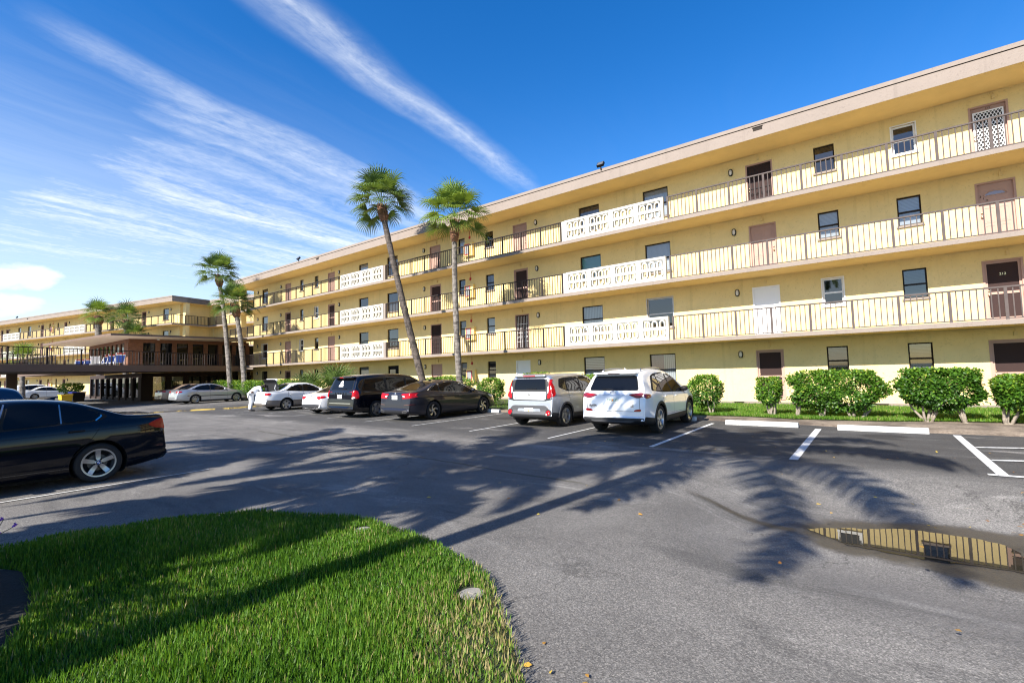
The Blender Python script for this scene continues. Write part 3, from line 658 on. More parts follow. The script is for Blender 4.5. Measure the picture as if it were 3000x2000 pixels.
MAIN_W = [(-1.38, -.70, 1.05), (1.05, 1.72, 1.05), (-8.45, -7.22, .70), (-11.99, -10.80, .80), (-18.53, -17.89, 1.13), (-20.79, -20.22, 1.13), (-27.96, -26.75, .72), (-31.38, -30.2, .80), (-37.65, -37.06, 1.13), (-40.02, -39.44, 1.13), (-46.94, -45.81, .72), (7.9, 9.1, .72), (11.4, 12.6, .8)]
MAIN_D = [(-3.86, -2.84), (3.11, 4.07), (-16.38, -15.38), (-23.42, -22.40), (-35.6, -34.63), (-42.52, -41.53), (17.0, 18.0)]
MAIN_L = [-4.44, 4.62, -14.74, -23.98, -33.97, -43.3, -47.75, 16.2]
wr_ = random.Random(21)
def main_styles(kind, fl, i):
    if kind == 'w':
        sp = {(1, 0): ('bronze_frame', 'blind_grey', .62, 'window_glass'), (1, 1): ('bronze_frame', 'blind_grey', 1, 'window_glass'), (2, 0): ('white_frame', 'blind_white', 0, 'smoke_glass'), (2, 1): ('black_plastic', 'blind_grey', 1, 'smoke_glass'),
              (3, 0): ('bronze_frame', 'blind_white', 1, 'window_glass'), (3, 1): ('bronze_frame', 'blind_white', 1, 'window_glass'), (4, 0): ('bronze_frame', 'blind_grey', .4, 'smoke_glass'), (4, 1): ('white_frame', 'blind_grey', .3, 'smoke_glass'),
              (1, 2): ('bronze_frame', 'curtain_purple', 1, 'window_glass'), (2, 2): ('grey_frame', 'blind_grey', 0, 'smoke_glass'), (3, 2): ('bronze_frame', 'blind_white', 1, 'window_glass'), (4, 2): ('bronze_frame', 'blind_white', 1, 'window_glass'),
              (1, 3): ('bronze_frame', 'shutter_slats', 1, 'window_glass'), (2, 3): ('bronze_frame', 'blind_vertical', 1, 'window_glass'), (3, 3): ('black_plastic', 'teal_reflection', .62, 'teal_glass'), (4, 3): ('bronze_frame', 'blind_vertical', 1, 'smoke_glass'),
              (3, 4): ('black_plastic', 'curtain_purple', 1, 'smoke_glass'), (2, 10): ('white_frame', 'blind_grey', 0, 'smoke_glass'), (2, 9): ('white_frame', 'blind_grey', 0, 'smoke_glass'), (3, 8): ('white_frame', 'blind_white', .4, 'smoke_glass'), (2, 6): ('bronze_frame', 'blind_grey', .5, 'window_glass')}
        if (fl, i) in sp: return sp[(fl, i)]
        return ('bronze_frame', wr_.choice(['blind_white', 'blind_grey', 'blind_white', 'blind_vertical']), wr_.choice([1, 1, .5, .35, 0, 0]), wr_.choice(['window_glass', 'smoke_glass']))
    sp = {(1, 0): ('screen',), (2, 0): ('white',), (3, 0): ('pink',), (4, 0): ('scroll',), (1, 1): ('screen',), (2, 1): ('screen', '212'), (3, 1): ('fan', '312'), (4, 1): ('lattice', '412'),
          (1, 2): ('white',), (2, 2): ('grille',), (3, 2): ('screen',), (4, 2): ('pink',), (1, 3): ('pink',), (2, 3): ('scroll',), (3, 3): ('screen',), (4, 3): ('pink',)}
    return sp.get((fl, i)) or (wr_.choice(['screen', 'pink', 'scroll', 'screen']),)
main_b = empty('apartment_building', 'long four-storey yellow stucco apartment block with open walkways facing the parking bays', 'apartment building', (0, 22.07, 0))
build_block(main_b, -48.7, 24.0, -50.3, 25.0, MAIN_W, MAIN_D, MAIN_L, [-20.14, 15.0],
            [(-6.78, 24.9, 'rail_paint'), (-26.1, -12.17, 'rail_dark'), (-50.25, -31.60, 'rail_dark')], [(-11.94, -1), (-31.38, 1)], [-9.8, -37.2], [-3.06, -34.5], main_styles)
for k in range(1, 5):        # pier that carries the free left end of the walkways
    z0 = FLOOR[k] if k > 1 else -.1; z1 = (FLOOR[k+1]-.155 if k < 4 else FASC_B)
    p = MB(); p.box(-50.25, -49.65, -.75, -.25, z0, z1); p.build('pier', M['yellow_stucco'], main_b)
for x in (.2, -4.6, 5.9, -13.0):
    v = MB(); v.box(x-.17, x+.17, -.085, -.0605, .02, .17); v.box(x-.20, x+.20, -.10, -.0605, .17, .19); v.build('crawl_vent', M['bronze_frame'], main_b)

AL = R_(12.2); OX, OY = -62.5, 19.45
wing_b = empty('apartment_building', 'pale yellow apartment wing angled towards the lot behind the low brick clubhouse', 'apartment building', (OX-math.sin(AL)*1.6, OY+math.cos(AL)*1.6, 0), AL)
WW = [(-41.35, -40.42, .72), (-38.28, -37.23, .72), (-31.92, -31.42, 1.13), (-29.58, -29.17, 1.13), (-20.13, -19.07, .72), (-12.6, -11.9, 1.05), (-4.57, -3.42, .75), (-50.5, -49.6, .9)]
WD = [(-47.01, -46.61+.4), (-45.29, -44.38), (-34.23, -33.4), (-27.59, -26.84), (-8.9, -7.98), (-16.0, -15.1)]
def wing_styles(kind, fl, i):
    if kind == 'w': return ('bronze_frame', wr_.choice(['blind_white', 'blind_white', 'blind_grey']), wr_.choice([.5, .5, 1, .35]), wr_.choice(['window_glass', 'smoke_glass']))
    return (wr_.choice(['screen', 'pink', 'scroll', 'screen']),)
build_block(wing_b, -70, -1.26, -70.5, 0, WW, WD, [-44.05, -34.81, -26.25, -7.44, -2.99, -14.4], [-31.1],
            [(-18.55, -.05, 'rail_dark'), (-36.4, -23.75, 'rail_paint'), (-70, -41.5, 'rail_paint')], [(-23.55, 1), (-41.3, -1)], [-37.0, -60.0], [-34.0, -12.0], wing_styles)
# the set-back link between the wing and the long block
for k in range(1, 5):
    z0 = FLOOR[k] if k > 1 else -.1; z1 = (FLOOR[k+1]-.155 if k < 4 else FASC_B)
    p = MB(); p.box(-.62, -.12, -.05, .40, z0, z1); p.build('pier', M['yellow_stucco'], wing_b)
lk = MB(); lk.quad((-1.2, 4.0, 0), (13.0, 4.0, 0), (13.0, 4.0, FASC_B), (-1.2, 4.0, FASC_B)); lk.build('link_wall', M['yellow_stucco'], wing_b)
for k in (2, 3, 4):
    z = FLOOR[k]; s = MB(); s.prism([(-1.255, .002), (0, .002), (0, 2.6), (12.4, 2.6), (12.4, 3.99), (-1.255, 3.99)], z-.155, z, 0, 2, 1); s.build('walkway_slab', [M['pink_trim'], M['soffit'], M['concrete']], wing_b)
    a = rail_run(wing_b, .05, 2.6+1.5, 0, 0, M['rail_dark']); a.rotation_euler = (0, 0, R_(90)); a.location = (-.06, -1.5, z)
    b = rail_run(wing_b, 0, 12.3, 2.66, z, M['rail_dark'])
rf = MB(); rf.prism([(-1.2, .004), (.0, .004), (0, 2.6), (12.4, 2.6), (12.4, 6), (-1.2, 6)], FASC_B+.003, FASC_T-.003, 0, 0, 1); rf.build('link_roof', [M['pink_trim'], M['soffit']], wing_b)

# ------------------------------------------------------------------ brick clubhouse with its raised deck
def mat_brick(name, c0, c1, scale=1.0):
    m = bpy.data.materials.new(name); m.use_nodes = True; t = NT(m.node_tree); b = t.n['Principled BSDF']
    pos = t.new('ShaderNodeNewGeometry').outputs['Position']; x, y, z = t.xyz(pos)
    br = t.new('ShaderNodeTexBrick'); t.put(br.inputs['Vector'], t.vec(t.math('ADD', x, y), z, 0.0)); br.inputs['Scale'].default_value = 1.0
    br.inputs['Brick Width'].default_value = .21; br.inputs['Row Height'].default_value = .075; br.inputs['Mortar Size'].default_value = .008
    br.inputs['Color1'].default_value = (*c0, 1); br.inputs['Color2'].default_value = (*c1, 1); br.inputs['Mortar'].default_value = (c0[0]*.7, c0[1]*.9, c0[2]*1.1, 1)
    n = t.noise(pos, 5, 4); t.put(b.inputs['Base Color'], t.mix(t.math('MULTIPLY', t.sm(n, .4, .7), .25), br.outputs[0], tuple(v*1.25 for v in c0))); b.inputs['Roughness'].default_value = .85; MATS[name] = m
mat_brick('tan_brick', (.19, .078, .038), (.13, .054, .026)); mat_brick('shaded_brick', (.030, .014, .009), (.02, .010, .006))  # lower-storey brick has the shade under the deck put into its colour
club = empty('clubhouse', 'low brown brick clubhouse with dark windows and a wide flat roof between the two blocks', 'clubhouse', (-49.5, 12.4, 0))
def cl(x, y): return (x+49.5, y-12.4)
ZD, ZR = FLOOR[2], 5.28
# upper storey: header, piers and glass along the front (facing the camera side) and along the right face
up = MB(); up.box(-12.2, 0, 0, .3, 4.98, ZR); up.box(-.3, -.001, .301, 9.6, 4.98, ZR-.002)
up.box(-12.2, -.302, .05, .25, ZD, ZD+.12); up.box(-.26, -.05, .301, 9.6, ZD, ZD+.12); up.box(-12.5, -12.2, 0, 9.6, ZD, ZR); up.box(-12.2, 0, 9.4, 9.6, ZD, 4.97)
up.build('brick_wall', M['tan_brick'], club)
fx = [-12.2+1.36*i for i in range(9)]
for i, x in enumerate(fx):
    p = MB(); w_ = .34; p.box(x-.02, x+w_, -.015, .24, ZD, 4.979); p.build('brick_pier', M['tan_brick'], club)
for i in range(8):
    gl = MB(); gl.box(fx[i]+.342, fx[i+1]-.022, .05, .08, ZD+.12, 4.978); gl.build('window', M['car_glass'], club)
p = MB(); p.box(-.86, .06, -.08, .95, ZD, 4.977); p.build('brick_pier', M['tan_brick'], club)
ry = [.95+1.24*i for i in range(8)]
for i, y in enumerate(ry):
    gl = MB(); gl.box(-.16, -.13, y+.001, y+.90, ZD+.12, 4.975); gl.build('window', M['car_glass'], club)
    if i < 7:
        p = MB(); p.box(-.30, .06, y+.902, y+1.239, ZD, 4.974); p.build('brick_pier', M['tan_brick'], club)
rf = MB(); rp = [cl(-46.5, 10.5), cl(-46.1, 20.35), cl(-62.5, 20.35), cl(-62.2, 9.05), cl(-59.5, 9.25)]
rf.prism(rp, ZR+.002, ZR+.16, 0, 2, 1); rf.build('flat_roof', [M['brown_trim'], M['cream_soffit'], M['roof_gravel']], club, fix=False)
ra = MB(); ra.ball((1.2, 1.7, ZR-.06), (.12, .12, .07)); ra.build('soffit_light', M['lens'], club, smooth=True)
# deck
DECK = [(-47.3, 20.3), (-35.2, -4.6), (-41.6, -7.6), (-51.6, 8.2), (-63.5, 7.2), (-63.5, 12.3), (-49.75, 12.3), (-49.75, 20.3)]
dk = MB(); dp = [cl(*p) for p in DECK]; dk.prism(dp, 2.42, ZD-.002, 0, 1, 0); dk.build('deck', [M['brown_trim'], M['concrete']], club)
def rail_between(a, b, z, mat):
    a, b = Vector(a), Vector(b); d = b-a; r = rail_run(club, 0, d.length, 0, 0, mat, 1.9); r.location = (a.x, a.y, z); r.rotation_euler = (0, 0, math.atan2(d.y, d.x)); return r
rail_between(cl(-35.3, -4.5), cl(-47.3, 20.2), ZD, M['rail_dark']); rail_between(cl(-63.4, 7.3), cl(-51.7, 8.3), ZD, M['rail_dark']); rail_between(cl(-51.6, 8.1), cl(-41.6, -7.4), ZD, M['rail_dark'])
# lower storey set back under the deck
lw = MB(); lw.box(-18.0, -1.0, 1.2, 1.5, 2.05, 2.415); lw.box(-1.3, -1.001, 1.501, 10.2, 2.05, 2.413); lw.box(-18.0, -17.7, 1.501, 10.2, 0, 2.4); lw.box(-17.7, -1.3, 10.0, 10.2, 0, 2.4); lw.build('lower_wall', M['shaded_brick'], club)
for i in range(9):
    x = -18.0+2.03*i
    p = MB(); p.box(x, x+.35, 1.19, 1.6, -.05, 2.049); p.build('brick_pier', M['shaded_brick'], club)
    if i < 8: gl = MB(); gl.box(x+.351, x+2.029, 1.32, 1.35, .25, 2.048); gl.build('window', M['car_glass'], club); pl_ = MB(); pl_.box(x+.352, x+2.028, 1.28, 1.4, 0, .249); pl_.build('window_base', M['shaded_brick'], club)
p = MB(); p.box(-1.76, -.94, 1.14, 2.0, -.05, 2.047); p.build('brick_pier', M['shaded_brick'], club)
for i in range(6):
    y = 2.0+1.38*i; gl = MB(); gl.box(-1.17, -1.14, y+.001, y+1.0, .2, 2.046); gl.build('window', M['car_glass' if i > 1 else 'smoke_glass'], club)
    p = MB(); p.box(-1.32, -.94, y+1.001, y+1.379, -.05, 2.045); p.build('brick_pier', M['shaded_brick'], club)
inn = MB(); inn.box(-17, -3.2, 6.0, 6.2, 0, 2.4); inn.box(-18, -1.3, 1.5, 10, -.02, .03); inn.build('inner_wall', M['yellow_stucco'], club)
for cx, cy in ((-47.25, 5.4), (-39.6, -1.6)):
    p = MB(); a, b = cl(cx, cy); p.box(a-.25, a+.25, b-.25, b+.25, -.05, 2.418); p.build('deck_column', M['brown_trim'], club)
# ------------------------------------------------------------------ plants
def at_y(u, v, y):
    """world point seen at photo pixel (u, v) (3000 wide) on the vertical plane at y"""
    d = cf+cr*((u-1500)/FPX)+cu*((1000-v)/FPX); return Vector((0, 0, CAM_H))+d*(y/d.y)
def mat_leaf(name, stops, transl=.35, rough=.45, spec=.4):
    m = bpy.data.materials.new(name); m.use_nodes = True; t = NT(m.node_tree); b = t.n['Principled BSDF']
    a = t.new('ShaderNodeAttribute', attribute_name='tint').outputs['Fac']
    c = t.ramp(a, stops); t.put(b.inputs['Base Color'], c); b.inputs['Roughness'].default_value = rough; b.inputs['Specular IOR Level'].default_value = spec
    tr = t.new('ShaderNodeBsdfTranslucent'); t.put(tr.inputs[0], t.mix(1.0, c, (1.25, 1.15, .55), 'MULTIPLY'))
    mx = t.new('ShaderNodeMixShader'); mx.inputs[0].default_value = transl
    out = t.n['Material Output']; t.l.new(b.outputs[0], mx.inputs[1]); t.l.new(tr.outputs[0], mx.inputs[2]); t.l.new(mx.outputs[0], out.inputs[0]); MATS[name] = m
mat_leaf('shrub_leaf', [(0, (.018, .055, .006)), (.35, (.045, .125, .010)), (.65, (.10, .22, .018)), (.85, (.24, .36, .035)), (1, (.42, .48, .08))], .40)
mat_leaf('grass_blade', [(0, (.030, .080, .006)), (.45, (.075, .185, .014)), (.75, (.15, .28, .028)), (.92, (.26, .33, .07)), (1, (.38, .32, .15))], .42, .5, .3)
mat_leaf('fan_leaf', [(0, (.038, .068, .016)), (.5, (.095, .155, .038)), (.85, (.20, .28, .07)), (1, (.30, .28, .11))], .40, .5, .35)
mat_leaf('fan_leaf_bright', [(0, (.06, .10, .016)), (.5, (.15, .23, .038)), (.85, (.28, .36, .07)), (1, (.34, .32, .12))], .32, .5, .35)
pbr('shrub_bark', (.26, .22, .175), .9, var=.4, vscale=14, bump=.5, bscale=40)
def mat_palm_bark(name, c0, c1):
    m = bpy.data.materials.new(name); m.use_nodes = True; t = NT(m.node_tree); b = t.n['Principled BSDF']
    pos = t.new('ShaderNodeNewGeometry').outputs['Position']; x, y, z = t.xyz(pos)
    n = t.noise(t.vec(t.math('MULTIPLY', x, 7), t.math('MULTIPLY', y, 7), t.math('MULTIPLY', z, 4.0)), 1.0, 6, .7, .4)
    ring = t.noise(t.vec(t.math('MULTIPLY', x, .6), t.math('MULTIPLY', y, .6), t.math('MULTIPLY', z, 11)), 1.0, 3, .6)
    f = t.math('ADD', t.math('MULTIPLY', t.sm(n, .35, .65), .7), t.math('MULTIPLY', t.sm(ring, .4, .6), .3))
    t.put(b.inputs['Base Color'], t.mix(f, c0, c1)); b.inputs['Roughness'].default_value = .95
    t.put(b.inputs['Normal'], t.bump(t.math('ADD', n, ring), 1.0, .04)); MATS[name] = m
mat_palm_bark('palm_bark', (.045, .039, .034), (.26, .23, .20)); mat_palm_bark('palm_bark_dark', (.016, .013, .011), (.125, .10, .082)); mat_palm_bark('palm_boot', (.09, .04, .022), (.30, .15, .085))

def leaf_mesh(name, P, D, N, L, Wd, tint, mat, bend=.25):
    """many pointed leaves: root points P, growth directions D, facing normals N, lengths L, widths Wd (numpy arrays)"""
    n = len(P); S = np.cross(D, N); S /= np.linalg.norm(S, axis=1, keepdims=True)+1e-9; N2 = np.cross(S, D)
    v = np.empty((n, 6, 3)); L_ = L[:, None]; W_ = Wd[:, None]
    v[:, 0] = P
    v[:, 1] = P+D*L_*.35+S*W_*.5+N2*W_*.12; v[:, 2] = P+D*L_*.35-S*W_*.5+N2*W_*.12
    v[:, 3] = P+D*L_*.72+S*W_*.36-N2*L_*bend*.35; v[:, 4] = P+D*L_*.72-S*W_*.36-N2*L_*bend*.35
    v[:, 5] = P+D*L_-N2*L_*bend
    base = (np.arange(n)*6)[:, None]
    loops = np.concatenate([base+np.array([0, 2, 1]), base+np.array([1, 2, 4, 3]), base+np.array([3, 4, 5])], axis=1).ravel()
    starts = (np.arange(n)[:, None]*10+np.array([0, 3, 7])).ravel(); tot = np.tile([3, 4, 3], n)
    me = bpy.data.meshes.new(name); me.vertices.add(n*6); me.vertices.foreach_set('co', v.ravel()); me.loops.add(len(loops)); me.loops.foreach_set('vertex_index', loops.astype(np.int32))
    me.polygons.add(len(starts)); me.polygons.foreach_set('loop_start', starts.astype(np.int32)); me.polygons.foreach_set('loop_total', tot.astype(np.int32))
    at = me.attributes.new('tint', 'FLOAT', 'POINT'); at.data.foreach_set('value', np.repeat(tint, 6).astype(np.float32))
    me.materials.append(mat); me.update(calc_edges=True); return me
def unit(a): return a/(np.linalg.norm(a, axis=1, keepdims=True)+1e-9)

def shrub(name, label, cat, x0, x1, y, z0, z1, depth, n, seed, stems, group=None, bright=0.0, leaf=.085, flat=.75, base=None):
    """clipped shrub: leaves through a lumpy box-like volume, stems below"""
    r = np.random.default_rng(seed); cx, cz = (x0+x1)/2, (z0+z1)/2; hx, hz, hy = (x1-x0)/2, (z1-z0)/2, depth/2
    root = empty(name, label, cat, (cx, y, gz(y)), 0, group); n = int(n*1.45)
    u = unit(r.normal(size=(n*2, 3))); pw = 3.2
    rad = (np.abs(u)**pw).sum(1)**(-1/pw); depth_ = 1-np.abs(r.normal(0, .17, n*2)).clip(0, .8)
    bump = 1+.14*np.sin(u[:, 0]*5+seed)*np.cos(u[:, 2]*6+seed*2)+.07*np.sin(u[:, 1]*9+u[:, 0]*7)
    stray = np.where(r.random(n*2) > .96, r.uniform(1.02, 1.16, n*2), 1.0); P = u*(rad*depth_*bump*stray)[:, None]*np.array([hx, hy, hz])
    tp = (P[:, 2]/hz+1)/2; P[:, 0] *= np.interp(tp, [0, .35, 1], [.68, .93, 1.0]); P[:, 1] *= np.interp(tp, [0, .4, 1], [.65, .95, 1.0])
    # gaps: drop leaves where a coarse field is low, more near the bottom
    f = np.sin(P[:, 0]*7+seed)*np.sin(P[:, 2]*8+1.3*seed)+np.sin(P[:, 1]*9+P[:, 0]*4)
    keep = (f > -1.15+.9*(1-tp)**2.5*r.random(n*2)) & (r.random(n*2) < np.interp(tp, [0, .25, 1], [.35, .85, 1])); P, u, tp = P[keep][:n], u[keep][:n], tp[keep][:n]; m_ = len(P)
    D = unit(u*.7+r.normal(0, .55, (m_, 3))+np.array([0, 0, .15])); Nn = unit(u*.6+np.array([0, -.1, .75])+r.normal(0, .35, (m_, 3)))
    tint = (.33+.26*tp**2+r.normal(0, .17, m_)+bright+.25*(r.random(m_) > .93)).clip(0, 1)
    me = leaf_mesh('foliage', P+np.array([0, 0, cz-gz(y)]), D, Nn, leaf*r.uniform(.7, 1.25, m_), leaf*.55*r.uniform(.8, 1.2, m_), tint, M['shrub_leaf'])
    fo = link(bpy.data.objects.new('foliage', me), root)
    # a few free shoots above the clipped top
    rr_ = random.Random(seed)
    for sx, lean in stems:
        mb = MB(); b0 = Vector((sx-cx, rr_.uniform(-.06, .06), -.06)); nb = 3
        for k in range(nb):
            tip = Vector((sx-cx+lean+rr_.uniform(-.35, .35)*min(1, hx), rr_.uniform(-.2, .2), cz-gz(y)+rr_.uniform(-.2, .35)*hz)); mid = b0.lerp(tip, .45)+Vector((rr_.uniform(-.1, .1), rr_.uniform(-.08, .08), rr_.uniform(-.05, .05)))
            mb.tube([b0, b0.lerp(mid, .5)+Vector((rr_.uniform(-.03, .03), 0, 0)), mid, tip], [.045, .034, .024, .008], 7)
        mb.tube([b0+Vector((0, 0, -.05)), b0+Vector((0, 0, .10))], [.11, .05], 9)
        mb.build('stem', M['shrub_bark'], root, smooth=True)
    return root
GS = 'clipped shrubs along the front of the long block'
def px_shrub(label, u0, u1, v0, v1, y, n, seed, stem_u, depth=.95, bright=0.0, name='shrub', cat='shrub', group=GS, leaf=.085):
    a = at_y(u0, v0, y); b = at_y(u1, v1, y); top = at_y((u0+u1)/2, v0, y).z; bot = at_y((u0+u1)/2, v1, y).z
    st = [(at_y(su, v1, y).x, ln) for su, ln in stem_u]
    return shrub(name, label, cat, a.x, b.x, y, bot, top, depth, n, seed, st, group, bright, leaf)
px_shrub('round-topped shrub nearest the white crossover car, alone on the grass', 2017, 2118, 1100, 1192, 17.1, 2300, 1, [(2085, 0)], .9, .03)
px_shrub('small yellow-green shrub in front of the brown ground-floor screen door', 2213, 2292, 1106, 1188, 17.1, 1500, 2, [(2252, 0), (2262, 0)], .75, .10)
px_shrub('broad shrub with sprawling bare lower branches below the left pair of ground-floor windows', 2308, 2602, 1086, 1206, 17.1, 7600, 3, [(2405, .2), (2500, -.3), (2520, .35), (2332, 0)], 1.0, 0)
px_shrub('dense dark-green double-stemmed shrub behind the right wheel stop', 2624, 2888, 1081, 1200, 17.1, 7400, 4, [(2712, -.2), (2722, .2), (2826, .05)], 1.05, -.06)
px_shrub('shrub at the right edge of the picture with a thick grey stem', 2908, 3060, 1100, 1200, 17.1, 4200, 5, [(2945, 0), (2958, .1)], 1.0, .05)
px_shrub('shrub with leggy stem at the nose of the grey sedan', 1410, 1473, 1108, 1172, 17.6, 2300, 6, [(1443, 0)], .9, .05)
px_shrub('long clipped hedge behind the grey sedan, between the two leaning palm trunks', 1222, 1384, 1103, 1165, 18.3, 5200, 7, [(1250, 0), (1300, 0), (1350, 0)], 1.1, .08, 'hedge', 'hedge')
px_shrub('shrub showing between the silver hatchback and the white crossover', 1688, 1762, 1098, 1165, 18.0, 2400, 8, [(1725, 0)], 1.0, .08)
px_shrub('shrub hidden but for its top shoots behind the silver hatchback roof', 1530, 1612, 1092, 1165, 18.0, 2000, 9, [(1570, 0)], .9, .12)
px_shrub('clipped hedge beside the silver sedan nose, left of the two slim palms', 622, 706, 1114, 1160, 17.6, 2600, 10, [(665, 0)], 1.2, .10, 'hedge', 'hedge', GS, .11)
px_shrub('clipped hedge behind the man, right of the shorter slim palm', 712, 772, 1115, 1160, 17.4, 2300, 11, [(740, 0)], 1.2, .10, 'hedge', 'hedge', GS, .11)
px_shrub('low hedge behind the white sedan with the open boot', 800, 872, 1112, 1160, 18.2, 2500, 12, [(835, 0)], 1.2, .10, 'hedge', 'hedge', GS, .11)
px_shrub('low sunlit hedge in front of the far wing beside the yellow bin', 190, 226, 1124, 1150, 10.8, 900, 13, [(208, 0)], 1.6, .12, 'hedge', 'hedge', None, .16)

def fan_leaf(V, F, T, base, d, r, size, rng, droop, nseg=26, tint0=.5):
    """one costapalmate leaf: petiole then a folded fan of drooping pointed segments"""
    up = Vector((0, 0, 1)); d = d.normalized(); s = d.cross(up)
    s = s.normalized() if s.length > .05 else Vector((1, 0, 0)); nrm = s.cross(d).normalized()
    pet = size*.95; hub = base+d*pet-up*pet*pet*.10*droop
    o = len(V); w_ = .018*size
    V += [base-s*w_, base+s*w_, hub+s*w_*.7, hub-s*w_*.7]; F.append((o, o+1, o+2, o+3)); T += [tint0]*4
    d2 = (d-up*.35*droop).normalized(); nrm = s.cross(d2).normalized()
    for k in range(nseg):
        a = R_(-128+256*k/(nseg-1)); L = size*(.62+.38*math.cos(a*.55))*rng.uniform(.92, 1.06)
        e = (d2*math.cos(a)+s*math.sin(a)+nrm*(.10+.22*abs(math.sin(a)))).normalized(); q = e.cross(nrm).normalized(); wd = .030*size*rng.uniform(.85, 1.15)
        p1 = hub+e*L*.45; e2 = (e-up*(.35*droop+rng.uniform(0, .25))).normalized(); p2 = p1+e2*L*.30; e3 = (e2-up*(.75*droop+rng.uniform(0, .5))).normalized(); p3 = p2+e3*L*.28
        o = len(V); V += [hub-q*wd*.35, hub+q*wd*.35, p1+q*wd, p1-q*wd, p2+q*wd*.6, p2-q*wd*.6, p3]
        F += [(o, o+1, o+2, o+3), (o+3, o+2, o+4, o+5), (o+5, o+4, o+6)]; tt = tint0+rng.uniform(-.12, .12); T += [tt]*6+[min(1, tt+.25)]
def crown_mesh(name, n, size, seed, mat, low=-.55, nseg=26):
    rng = random.Random(seed); V, F, T = [], [], []
    for i in range(n):
        f = (i+.5)/n; el = low+(1.42-low)*(1-f)**.8; azm = i*2.39996+rng.uniform(-.25, .25)
        d = Vector((math.cos(azm)*math.cos(el), math.sin(azm)*math.cos(el), math.sin(el)))
        fan_leaf(V, F, T, Vector((d.x*.10, d.y*.10, .05+.25*(1-f))), d, None, size*rng.uniform(.88, 1.08), rng, .55+.65*f, nseg, .5-.18*f+rng.uniform(-.1, .12)+(.3 if rng.random() > .94 else 0))
    me = bpy.data.meshes.new(name); me.from_pydata([tuple(v) for v in V], [], F); me.materials.append(mat)
    at = me.attributes.new('tint', 'FLOAT', 'POINT'); at.data.foreach_set('value', np.clip(np.array(T, dtype=np.float32), 0, 1)); me.update(); return me
def fan_palm(label, base, neck, mid, r0, r1, n, size, seed, mat='fan_leaf', group='cabbage palms in front of the buildings', low=-.5, boot=1.0, nseg=30, bark='palm_bark'):
    base, neck = Vector(base), Vector(neck); root = empty('palm_tree', label, 'palm tree', base, 0, group)
    mid = Vector(mid) if mid else base.lerp(neck, .5); rg = random.Random(seed)
    def bez(t): # through mid at t=.5
        c = mid*2-(base+neck)*.5; return (base*(1-t)**2+c*2*t*(1-t)+neck*t*t)-base
    N_ = 40; path = [bez(i/N_) for i in range(N_+1)]; rad = [(r0+(r1-r0)*(i/N_)**.7+(r0*.5*max(0, 1-i/3) if i < 3 else 0))*rg.uniform(.95, 1.06) for i in range(N_+1)]
    path[0] = path[0]-Vector((0, 0, .15))
    mb = MB(); mb.tube(path, rad, 12); mb.build('trunk', M[bark], root, smooth=True)
    top = neck-base; ax = (path[-1]-path[-4]).normalized()
    bt = MB(); bt.tube([top-ax*.15*boot, top+ax*.10*boot, top+ax*.45*boot, top+ax*.85*boot, top+ax*1.05*boot], [r1*1.05, r1*1.7, r1*1.95, r1*1.5, r1*.6], 12)
    for i in range(26):
        a = i*2.4; h_ = .02+.9*boot*(i/26); p = top+ax*h_; o = Vector((math.cos(a), math.sin(a), 0)); bt.tube([p+o*r1*1.3, p+o*r1*1.9+Vector((0, 0, .22*boot))], [.045*boot, .02*boot], 5)
    bt.build('trunk_boots', M['palm_boot'], root, smooth=True)
    cr_ = link(bpy.data.objects.new('crown', crown_mesh('crown', n, size, seed, M[mat], low, nseg)), root); cr_.location = top+ax*.95*boot
    return root
fan_palm('tallest fan palm with a strongly leaning curved trunk behind the black minivan', (-18.25, 17, .05), (-21.75, 17, 10.55), (-20.25, 17, 5.75), .20, .15, 31, 1.14, 31, bark='palm_bark_dark')
fan_palm('fan palm with a straight pale slender trunk and bright yellow-green crown', (-16.0, 17, .05), (-16.25, 17, 8.35), (-16.25, 17, 4.6), .165, .125, 27, 1.06, 32, 'fan_leaf_bright')
fan_palm('taller of the two slim palms against the left end of the long block', (-42.0, 17.3, .05), (-44.45, 17.3, 9.8), (-43.0, 17.3, 5.2), .21, .16, 29, 1.12, 33)
fan_palm('shorter slim palm whose drooping crown overlaps the end of the walkways', (-39.4, 17.3, .05), (-41.1, 17.3, 6.8), (-40.1, 17.3, 3.8), .22, .17, 29, 1.06, 34)
fan_palm('bushy bright-green palm above the clubhouse roof, left of its neighbour', (-72.4, 15.6, 0), (-74.6, 15.6, 8.8), None, .40, .30, 28, 1.18, 35, 'fan_leaf_bright', nseg=22)
fan_palm('grey-green palm above the middle of the clubhouse roof', (-66.2, 16.4, 0), (-66.6, 16.4, 7.7), None, .30, .22, 27, 1.1, 36, nseg=22)
fan_palm('low grey-green palm half hidden behind the clubhouse roof edge', (-65.0, 16.9, 0), (-65.4, 16.9, 5.6), None, .3, .22, 26, 1.0, 37, nseg=20)
fan_palm('short yellow-green palm rising past the deck railing on the far left', (-71.5, 9.0, 0), (-72.0, 9.0, 3.2), None, .28, .2, 22, 1.1, 38, 'fan_leaf_bright', nseg=20)
